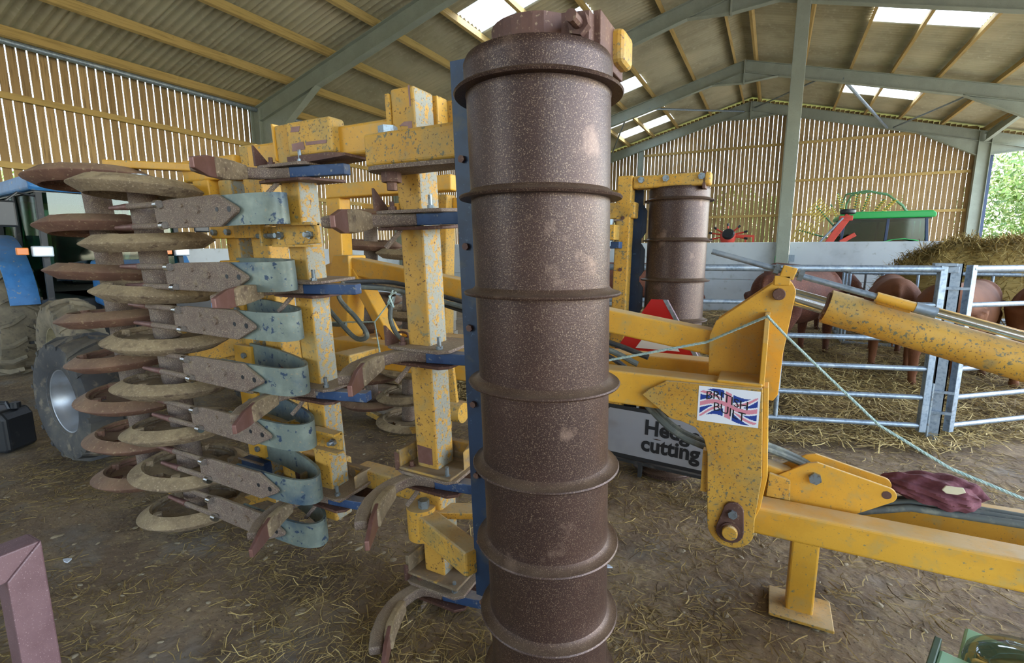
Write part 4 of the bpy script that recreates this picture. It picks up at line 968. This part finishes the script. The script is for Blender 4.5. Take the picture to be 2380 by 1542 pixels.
A_ = Vector((-1.0,3.337,0)); B_ = Vector((.02,3.262,0)); U_ = (B_-A_).normalized(); N_ = Vector((U_.y, -U_.x, 0)); LEN = (B_-A_).length
def sgp(u, v, o=0): return A_ + U_*u + Vector((0,0,v)) + N_*(o + (v-.45)*-.10)
def sgbox(u0, u1, v0, v1, o0, o1):
    return MB().add([sgp(u0,v0,o0),sgp(u1,v0,o0),sgp(u1,v0,o1),sgp(u0,v0,o1),sgp(u0,v1,o0),sgp(u1,v1,o0),sgp(u1,v1,o1),sgp(u0,v1,o1)], [(0,3,2,1),(4,5,6,7),(0,1,5,4),(1,2,6,5),(2,3,7,6),(3,0,4,7)])
obj('backing_board', sgbox(0, LEN, .115, .475, 0, .01), M['ink'], sg)
obj('sign_face', MB().add([sgp(u, v, .0115) for u, v in ((.05,.14),(LEN-.05,.14),(LEN-.025,.165),(LEN-.025,.425),(LEN-.05,.45),(.05,.45),(.025,.425),(.025,.165))], [list(range(8))]), M['signgrey'], sg, fixn=False)
text('lettering', 'Hedge', .14, M['ink'], sg, lambda u, v: sgp(.305+u, .31+v, .0135), bold=.005)
text('lettering', 'cutting', .14, M['ink'], sg, lambda u, v: sgp(.29+u, .195+v, .0135), bold=.005)
obj('stand_rail', sgbox(0, LEN, .085, .105, -.02, .015), M['blackdull'], sg)
for u in (.06, .28, LEN-.2, LEN-.04): obj('stand_leg', sgbox(u, u+.025, 0, .10, -.02, .01), M['blackdull'], sg)
for i, (x, y) in enumerate(((-3.05, .98), (-.62, 2.2), (.55, 2.0))):
    a = R.uniform(0, 6)
    sc_ = obj('paper_scrap', MB().prism([(x + r_*math.cos(a+b), y + .6*r_*math.sin(a+b)) for r_, b in ((.03,0),(.02,1),(.028,2.2),(.018,3.3),(.03,4.2),(.022,5.2))], .0, .006, 'z'), M['paper'])
    tag(sc_, ['pale scrap lying on the floor in front of the lowest press ring', 'pale scrap on the floor behind the big roller', 'pale scrap on the straw in front of the drawbar stand'][i], 'scrap', 'pale scraps on the floor')

# ------------------------------------------------------------------ pallets behind the machine
for k in range(6):
    p = thing('wooden_pallet', ['weathered wooden pallet at the bottom of the stack behind the cultivator','weathered wooden pallet second from the floor in the stack behind the cultivator','weathered wooden pallet third from the floor in the stack behind the cultivator','weathered wooden pallet fourth from the floor in the stack behind the cultivator','weathered wooden pallet second from the top of the stack behind the cultivator','weathered wooden pallet topmost in the stack behind the cultivator'][k], 'pallet', (-4.4, 5.2, k*.15), group='stacked pallets')
    z = k*.15; ox = R.uniform(-.03,.03); oy = R.uniform(-.03,.03)
    for i in range(7): obj('deck_board', MB().box((-5.0+ox+i*.175, 4.7+oy, z+.125), (-4.89+ox+i*.175, 5.7+oy, z+.146)), M['palletw'], p)
    for yy in (4.7, 5.16, 5.6): obj('bearer', MB().box((-5.0+ox, yy+oy, z+.02), (-3.84+ox, yy+.1+oy, z+.124)), M['palletw'], p)
    for yy in (4.7, 5.16, 5.6): obj('foot_board', MB().box((-5.0+ox, yy+oy, z), (-3.84+ox, yy+.1+oy, z+.019)), M['palletw'], p)

# ------------------------------------------------------------------ gates and pen
GR = [1.41, 1.13, .86, .62, .385, .15]
def gate(name, label, p0, p1, verts):
    p0 = Vector(p0); p1 = Vector(p1); t = thing(name, label, 'gate', ((p0+p1)/2)[:2] + (0,) if False else ((p0.x+p1.x)/2, (p0.y+p1.y)/2, 0), group='galvanised gates')
    d = (p1-p0).normalized()
    for i, z in enumerate(GR): obj('rail', MB().cyl(p0 + Vector((0,0,z)), p1 + Vector((0,0,z)), .028 if i == 0 else .021, n=12), M['galv'], t, smooth=True)
    for q in (p0, p1): obj('stile', MB().bar(q + Vector((0,0,.10)), q + Vector((0,0,1.44)), .05, .05, d), M['galv'], t, bevel=.004)
    for u in verts: q = p0.lerp(p1, u); obj('upright', MB().cyl(q + Vector((0,0,.15)), q + Vector((0,0,1.41)), .018, n=10), M['galv'], t, smooth=True)
    return t
g1 = gate('field_gate', 'galvanised tubular gate behind the lift ram, left of the gate post', (1.16,4.93,0), (-1.75,4.05,0), (.36, .7))
g2 = gate('field_gate', 'galvanised tubular gate right of the gate post, running to the picture edge', (1.36,5.04,0), (3.4,6.82,0), (.62,))
gp = thing('gate_post', 'galvanised channel post between the two gates', 'post', (1.26, 5.03, 0))
obj('channel', MB().box((1.22,5.0,0),(1.30,5.012,1.45)).box((1.22,5.0,0),(1.228,5.08,1.45)).box((1.292,5.0,0),(1.30,5.08,1.45)), M['galv'], gp)
for z in (.25, .42, 1.25): obj('hinge_band', MB().box((1.17,4.975,z),(1.35,4.998,z+.02)), M['galv'], gp)
obj('drop_bolt', MB().cyl((1.21,4.97,.05),(1.21,4.97,.5),.012,n=8), M['zinc'], gp)
obj('latch', MB().box((1.10,4.90,1.43),(1.24,4.97,1.455)).box((1.19,4.93,1.38),(1.26,4.96,1.43)), M['galv'], gp, bevel=.004)

def cow_mesh(head_down):
    m = MB()
    # trunk: (x, z, half height, half width)
    sec = [(-.98,1.00,.10,.10),(-.95,1.02,.22,.18),(-.82,1.00,.32,.26),(-.55,.95,.37,.30),(-.2,.91,.40,.34),(.15,.90,.40,.33),(.45,.92,.39,.29),(.68,.96,.34,.24),(.82,1.0,.26,.19),(.92,1.03,.17,.14)]
    n = 18; vs = []; fs = []
    for x, z, h, w in sec:
        for k in range(n):
            a = 2*PI*k/n; ca, sa = math.cos(a), math.sin(a)
            vs.append((x, w*ca*(1 - .12*max(0, sa)), z + h*sa*(1.0 if sa < 0 else .82)))
    for j in range(len(sec)-1):
        for k in range(n): fs.append((j*n+k, j*n+(k+1) % n, (j+1)*n+(k+1) % n, (j+1)*n+k))
    fs += [list(range(n-1,-1,-1)), [(len(sec)-1)*n+k for k in range(n)]]
    m.add(vs, fs)
    if head_down: nk = [(.70,0,1.02),(.95,0,.98),(1.18,0,.84)]; hd = [(1.12,0,.86),(1.26,0,.76),(1.42,0,.58),(1.50,0,.47)]
    else: nk = [(.70,0,1.02),(.92,0,1.10),(1.14,0,1.18)]; hd = [(1.08,0,1.20),(1.24,0,1.20),(1.42,0,1.08),(1.52,0,1.0)]
    m.tube(nk, [.25,.19,.15], 14); m.tube(hd, [.12,.135,.095,.075], 14)
    for s in (-1, 1):
        m.tube([(.62,s*.16,.85),(.62,s*.17,.58),(.60,s*.17,.36),(.61,s*.17,.10),(.64,s*.17,.0)], [.13,.085,.062,.045,.062], 10)
        m.tube([(-.72,s*.17,.95),(-.66,s*.19,.70),(-.84,s*.19,.42),(-.80,s*.19,.12),(-.76,s*.19,.0)], [.22,.14,.062,.048,.062], 10)
        e = Vector(hd[0]); m.tube([e + Vector((-.02,s*.10,.06)), e + Vector((-.05,s*.20,.07)), e + Vector((-.07,s*.29,.03))], [.035,.055,.02], 8)
    m.tube([(-.95,0,1.18),(-1.03,0,1.05),(-1.04,0,.75),(-1.03,0,.50),(-1.02,0,.36)], [.04,.032,.026,.045,.02], 8)
    return m
def cow(label, x, y, rz, mt, head_down=True, sc=1.0, tagged=False):
    o = obj('cow', cow_mesh(head_down), M[mt], keep=True, smooth=True); tag(o, label, 'cow', 'cattle in the pen')
    md = o.modifiers.new('remesh', 'REMESH'); md.mode = 'VOXEL'; md.voxel_size = .028; md.use_smooth_shade = True
    sm = o.modifiers.new('smooth', 'SMOOTH'); sm.factor = .6; sm.iterations = 6
    o.location = (x, y, .07); o.rotation_euler = (0, 0, rz); o.scale = (sc,)*3
    if tagged:
        tg = obj('ear_tag', MB().box((1.03,-.30,.80),(1.05,-.24,.88)), M['eartag'], None, keep=True); tg.parent = o
    return o
cow('dark red brown cow standing behind the lift ram, its back sloping down to the right', .34, 7.75, 1.12, 'cow', True, .98)
cow('brown cow with its rump to the gate, left of the gate stile', 1.45, 8.2, 1.45, 'cow2', True, .92)
cow('tan cow with its rump to the gate, directly behind the gate post', 1.90, 7.2, 1.12, 'cow2', True, .92)
cow('tan brown cow at the right picture edge behind the right gate', 2.80, 7.75, 1.25, 'cow2', True, .94)
cow('dark cow with a yellow ear tag beyond the feeder rail', .55, 11.2, -.9, 'cow', True, .98, True)
cow('dark brown cow far behind the rear roller', -2.6, 10.2, .4, 'cow', True, 1.0)

fd = thing('hay_feeder', 'galvanised rail feeder in the pen with upright bars, heaped with hay', 'feeder', (2.5, 10.0, 0))
for (a, b) in (((1.07,9.2),(4.0,9.35)), ((4.0,9.35),(4.0,10.9)), ((4.0,10.9),(1.07,10.8)), ((1.07,10.8),(1.07,9.2))):
    for z, r in ((1.22,.03),(.55,.025),(.12,.03)): obj('feeder_rail', MB().cyl((a[0],a[1],z),(b[0],b[1],z),r,n=10), M['galv'], fd, smooth=True)
    L_ = math.dist(a, b); k = max(2, int(L_/.38))
    for i in range(k):
        u = i/k; x = a[0]+(b[0]-a[0])*u; y = a[1]+(b[1]-a[1])*u; obj('feeder_bar', MB().cyl((x,y,0),(x,y,1.22),.02,n=8), M['galv'], fd, smooth=True)

# ------------------------------------------------------------------ straw and hay
def straws(name, n, sampler, length, width, material, label, tilt=.12, seed=1, kind='stuff', cat='straw', base=None, z_up=.012):
    rr_ = random.Random(seed); vs = []; fs = []
    if base: vs += base.v; fs += base.f
    for _ in range(n):
        x, y, z = sampler(rr_); a = rr_.uniform(0, 2*PI); L_ = length*rr_.uniform(.35, 1.25); w = width*rr_.uniform(.6, 1.3)
        t = rr_.gauss(0, tilt); d = Vector((math.cos(a)*math.cos(t), math.sin(a)*math.cos(t), math.sin(t))); p = Vector((-math.sin(a), math.cos(a), rr_.uniform(-.5,.5))).normalized()*w/2
        c = Vector((x, y, z + rr_.uniform(.2,1)*z_up)); bend = Vector((-math.sin(a), math.cos(a), .15))*(L_*rr_.uniform(-.16,.16))
        o = len(vs)
        for q, b in ((-.5, 0), (0, 1), (.5, 0)):
            m_ = c + d*(L_*q) + bend*b; vs += [m_ - p, m_ + p]
        fs += [(o, o+1, o+3, o+2), (o+2, o+3, o+5, o+4)]
    m = MB(); m.v = vs; m.f = fs; m.mi = [0]*len(fs)
    o = obj(name, m, M[material], fixn=False); tag(o, label, cat, kind=kind); return o
def clump(x, y): return hash2(x*1.9+1, y*2.1) + .6*hash2(x*5.3, y*4.7+2)
def s_pen(r):
    while True:
        x = r.uniform(-3.5, 7.5); y = r.uniform(4.0, 12.9)
        # nearer ground drawn more often
        if r.random() > 1.0/(1 + (max(0, y-5.5)*.45)**1.6): continue
        if y > gate_y(max(x,-1.6)) - .25 and x < .42*y + 2: return x, y, bedz(x, y) + .01
straws('pen_straw', 42000, s_pen, .20, .0065, 'straw', 'loose golden straw strewn over the cattle pen', .22, 11, z_up=.05)
def s_right(r):
    while True:
        x = r.uniform(-1.6, 3.2); y = r.uniform(.7, 5.0)
        if y < gate_y(max(x,-1.6)) and r.random() < .45 + .3*clump(x, y) + .16*(y-1.5): return x, y, floor_z(x, y)
straws('loose_straw', 9500, s_right, .10, .0038, 'strawd', 'loose straw on the earth floor under the drawbar', .08, 12, z_up=.012)
def s_left(r):
    while True:
        x = r.uniform(-7, .0); y = r.uniform(.15, 3.6)
        if r.random() < .35 + .45*clump(x+4, y): return x, y, floor_z(x, y)
straws('chaff', 24000, s_left, .075, .0032, 'strawd', 'fine straw and chaff on the floor in front of the press rings', .07, 13, z_up=.010)
def s_near(r):
    while True:
        x = r.gauss(-1.0, .45); y = r.gauss(.95, .28)
        if -2.0 < x < .3 and .3 < y < 1.9: return x, y, floor_z(x, y)
straws('straw_tuft', 4200, s_near, .085, .0028, 'straw', 'tuft of loose straw on the floor left of the big roller', .22, 14, z_up=.03)
def moundz(x, y):
    u = (x-2.95)/1.55; v = (y-10.05)/.85; d = u*u + v*v
    return max(.05, 1.66*max(0, 1-d**1.6)**.55 + .06*hash2(x*5, y*6))
hm = grid(1.12, 3.95, 9.25, 10.8, 60, 40, moundz)
def s_hay(r):
    while True:
        x = r.uniform(1.12, 3.95); y = r.uniform(9.2, 10.8); z = moundz(x, y)
        if z > .1: return x + r.gauss(0,.05), y + r.gauss(0,.05), z - r.uniform(0, .02)
hy = straws('hay', 9000, s_hay, .30, .010, 'hay', 'heap of hay piled in the feeder', .5, 15, cat='hay', base=hm, z_up=.05)
pb = MB()
for i in range(420):
    x = R.uniform(-4.6, 1.2); y = R.uniform(.4, 3.0); s = R.uniform(.005, .020)*(1 if i % 9 else 1.6); a = R.uniform(0, 6); e = R.uniform(.5, .9)
    q = MB().lathe([(0,-.4),(.7,-.3),(1,0),(.75,.35),(0,.5)], 7)
    q.xf(lambda p: (x + s*(p.x*math.cos(a) - e*p.y*math.sin(a)), y + s*(p.x*math.sin(a) + e*p.y*math.cos(a)), floor_z(x, y) + .002 + s*.45*p.z)); pb.add(q.v, q.f)
tag(obj('pebbles', pb, M['stone'], smooth=True), 'small flat pebbles and clods trodden into the earth floor', 'pebbles', kind='stuff')

# ------------------------------------------------------------------ machinery behind the concrete wall
rk = thing('hay_rake', 'green rotary hay rake with yellow tines folded up behind the concrete wall', 'rake', (2.0, 18.6, 0))
hub = Vector((2.0, 18.3, 1.75))
obj('rotor_hub', MB().cyl(hub + Vector((0,-.25,0)), hub + Vector((0,.25,0)), .28, n=20).cyl((2.0,18.6,0),(2.0,18.6,1.6),.12,n=12), M['rakegreen'], rk, smooth=True)
obj('guard_hoop', MB().tube([(1.72,18.3,2.2),(1.72,18.3,2.95),(1.80,18.3,3.22),(2.3,18.3,3.30),(2.8,18.3,3.18),(3.2,18.3,2.85),(3.5,18.3,2.4),(3.6,18.3,1.9)], .028, 8), M['rakegreen'], rk, smooth=True)
obj('guard_hoop', MB().tube([(1.80,18.0,2.2),(1.80,18.0,2.90),(1.90,18.0,3.16),(2.35,18.0,3.24),(2.8,18.0,3.12),(3.15,18.0,2.8),(3.4,18.0,2.4),(3.5,18.0,1.9)], .028, 8), M['rakegreen'], rk, smooth=True)
for e, t0, t1, n_ in (((.80,18.0,2.12),(-.10,0,-.27),(.12,0,.27),8), ((1.15,18.0,2.75),(-.19,0,-.20),(.15,0,.17),8), ((1.62,18.1,3.05),(-.06,-.2,.03),(.06,-.2,-.02),6), ((1.50,18.1,2.75),(-.05,-.15,.04),(.05,-.15,-.02),5), ((2.05,18.1,3.05),(-.07,-.2,0),(.06,-.2,.02),6), ((2.30,18.1,3.0),(-.05,-.2,0),(.06,-.2,.02),6), ((2.62,18.1,2.85),(-.06,-.2,0),(.06,-.2,.03),6), ((2.85,18.1,2.85),(-.06,-.2,0),(.08,-.2,.03),6)):
    e = Vector(e); d = (e - hub).normalized()
    arm = obj('rake_arm', MB().cyl(hub, e + d*.2, .024, n=8), M['rakegreen'], rk, smooth=True)
    for k in range(n_):
        b = e + d*(-.26 + k*.075); t0_ = Vector(t0); t1_ = Vector(t1)
        obj('rake_tine', MB().tube([b + t0_*1.1, b + Vector((0,-.02,0)), b + t1_], .015, 6), M['raketine'], arm)
ld = thing('implement_mast', 'red implement mast with a small black wheel on top behind the concrete wall', 'mast', (1.45, 15.0, 0))
obj('mast_beam', MB().bar((1.15,15.0,0),(1.22,15.0,1.7),.14,.14).bar((1.15,15.0,1.65),(1.58,15.0,2.42),.13,.16,(1,0,0)), M['red'], ld, bevel=.01)
obj('cross_head', MB().box((1.38,14.92,2.28),(1.66,15.08,2.40)).bar((1.45,15.0,1.75),(1.75,15.0,1.95),.1,.1), M['red'], ld, bevel=.01)
obj('gauge_wheel', MB().lathe([(.05,-.05),(.14,-.06),(.17,-.03),(.17,.03),(.14,.06),(.05,.05)], 24, Matrix.Translation((1.55,15.0,2.50))), M['black'], ld, smooth=True)
obj('ram', MB().cyl((1.0,14.9,1.75),(1.45,14.9,2.35),.025,n=8), M['galv'], ld, smooth=True)
td = thing('tedder', 'red rotary tedder with black tyre, its top showing above the concrete wall', 'tedder', (-1.1, 15.0, 0))
obj('gearbox', MB().lathe([(0,-.2),(.16,-.2),(.2,-.1),(.2,.05),(.12,.14),(0,.16)], 18, Matrix.Translation((-1.15,15.0,1.95))), M['red'], td, smooth=True)
obj('support', MB().cyl((-1.15,15.0,0),(-1.15,15.0,1.8),.07,n=10), M['red'], td, smooth=True)
obj('tyre', MB().lathe([(.05,-.05),(.13,-.06),(.16,0),(.13,.06),(.05,.05)], 22, Matrix.Translation((-1.13,14.78,1.99)) @ Matrix.Rotation(1.2,4,'X')), M['black'], td, smooth=True)
for ang in (20, 55, 92, 135, 165, 200, -15):
    a = math.radians(ang); c = Vector((-1.15,15.0,1.95)); e = c + Vector((math.cos(a)*.42, -.05, math.sin(a)*.26))
    ar = obj('tedder_arm', MB().cyl(c, e, .022, n=8), M['red'], td, smooth=True); obj('tine_holder', MB().cyl(e, e + Vector((math.cos(a)*.09,0,math.sin(a)*.07)), .03, n=8), M['black'], ar)
obj('frame_rail', MB().bar((-1.0,15.0,1.95),(-.50,15.0,1.93),.06,.06).bar((-.55,15.0,0),(-.52,15.0,1.93),.05,.05).bar((-.72,15.0,1.5),(-.70,15.0,1.95),.04,.04), M['red'], td)
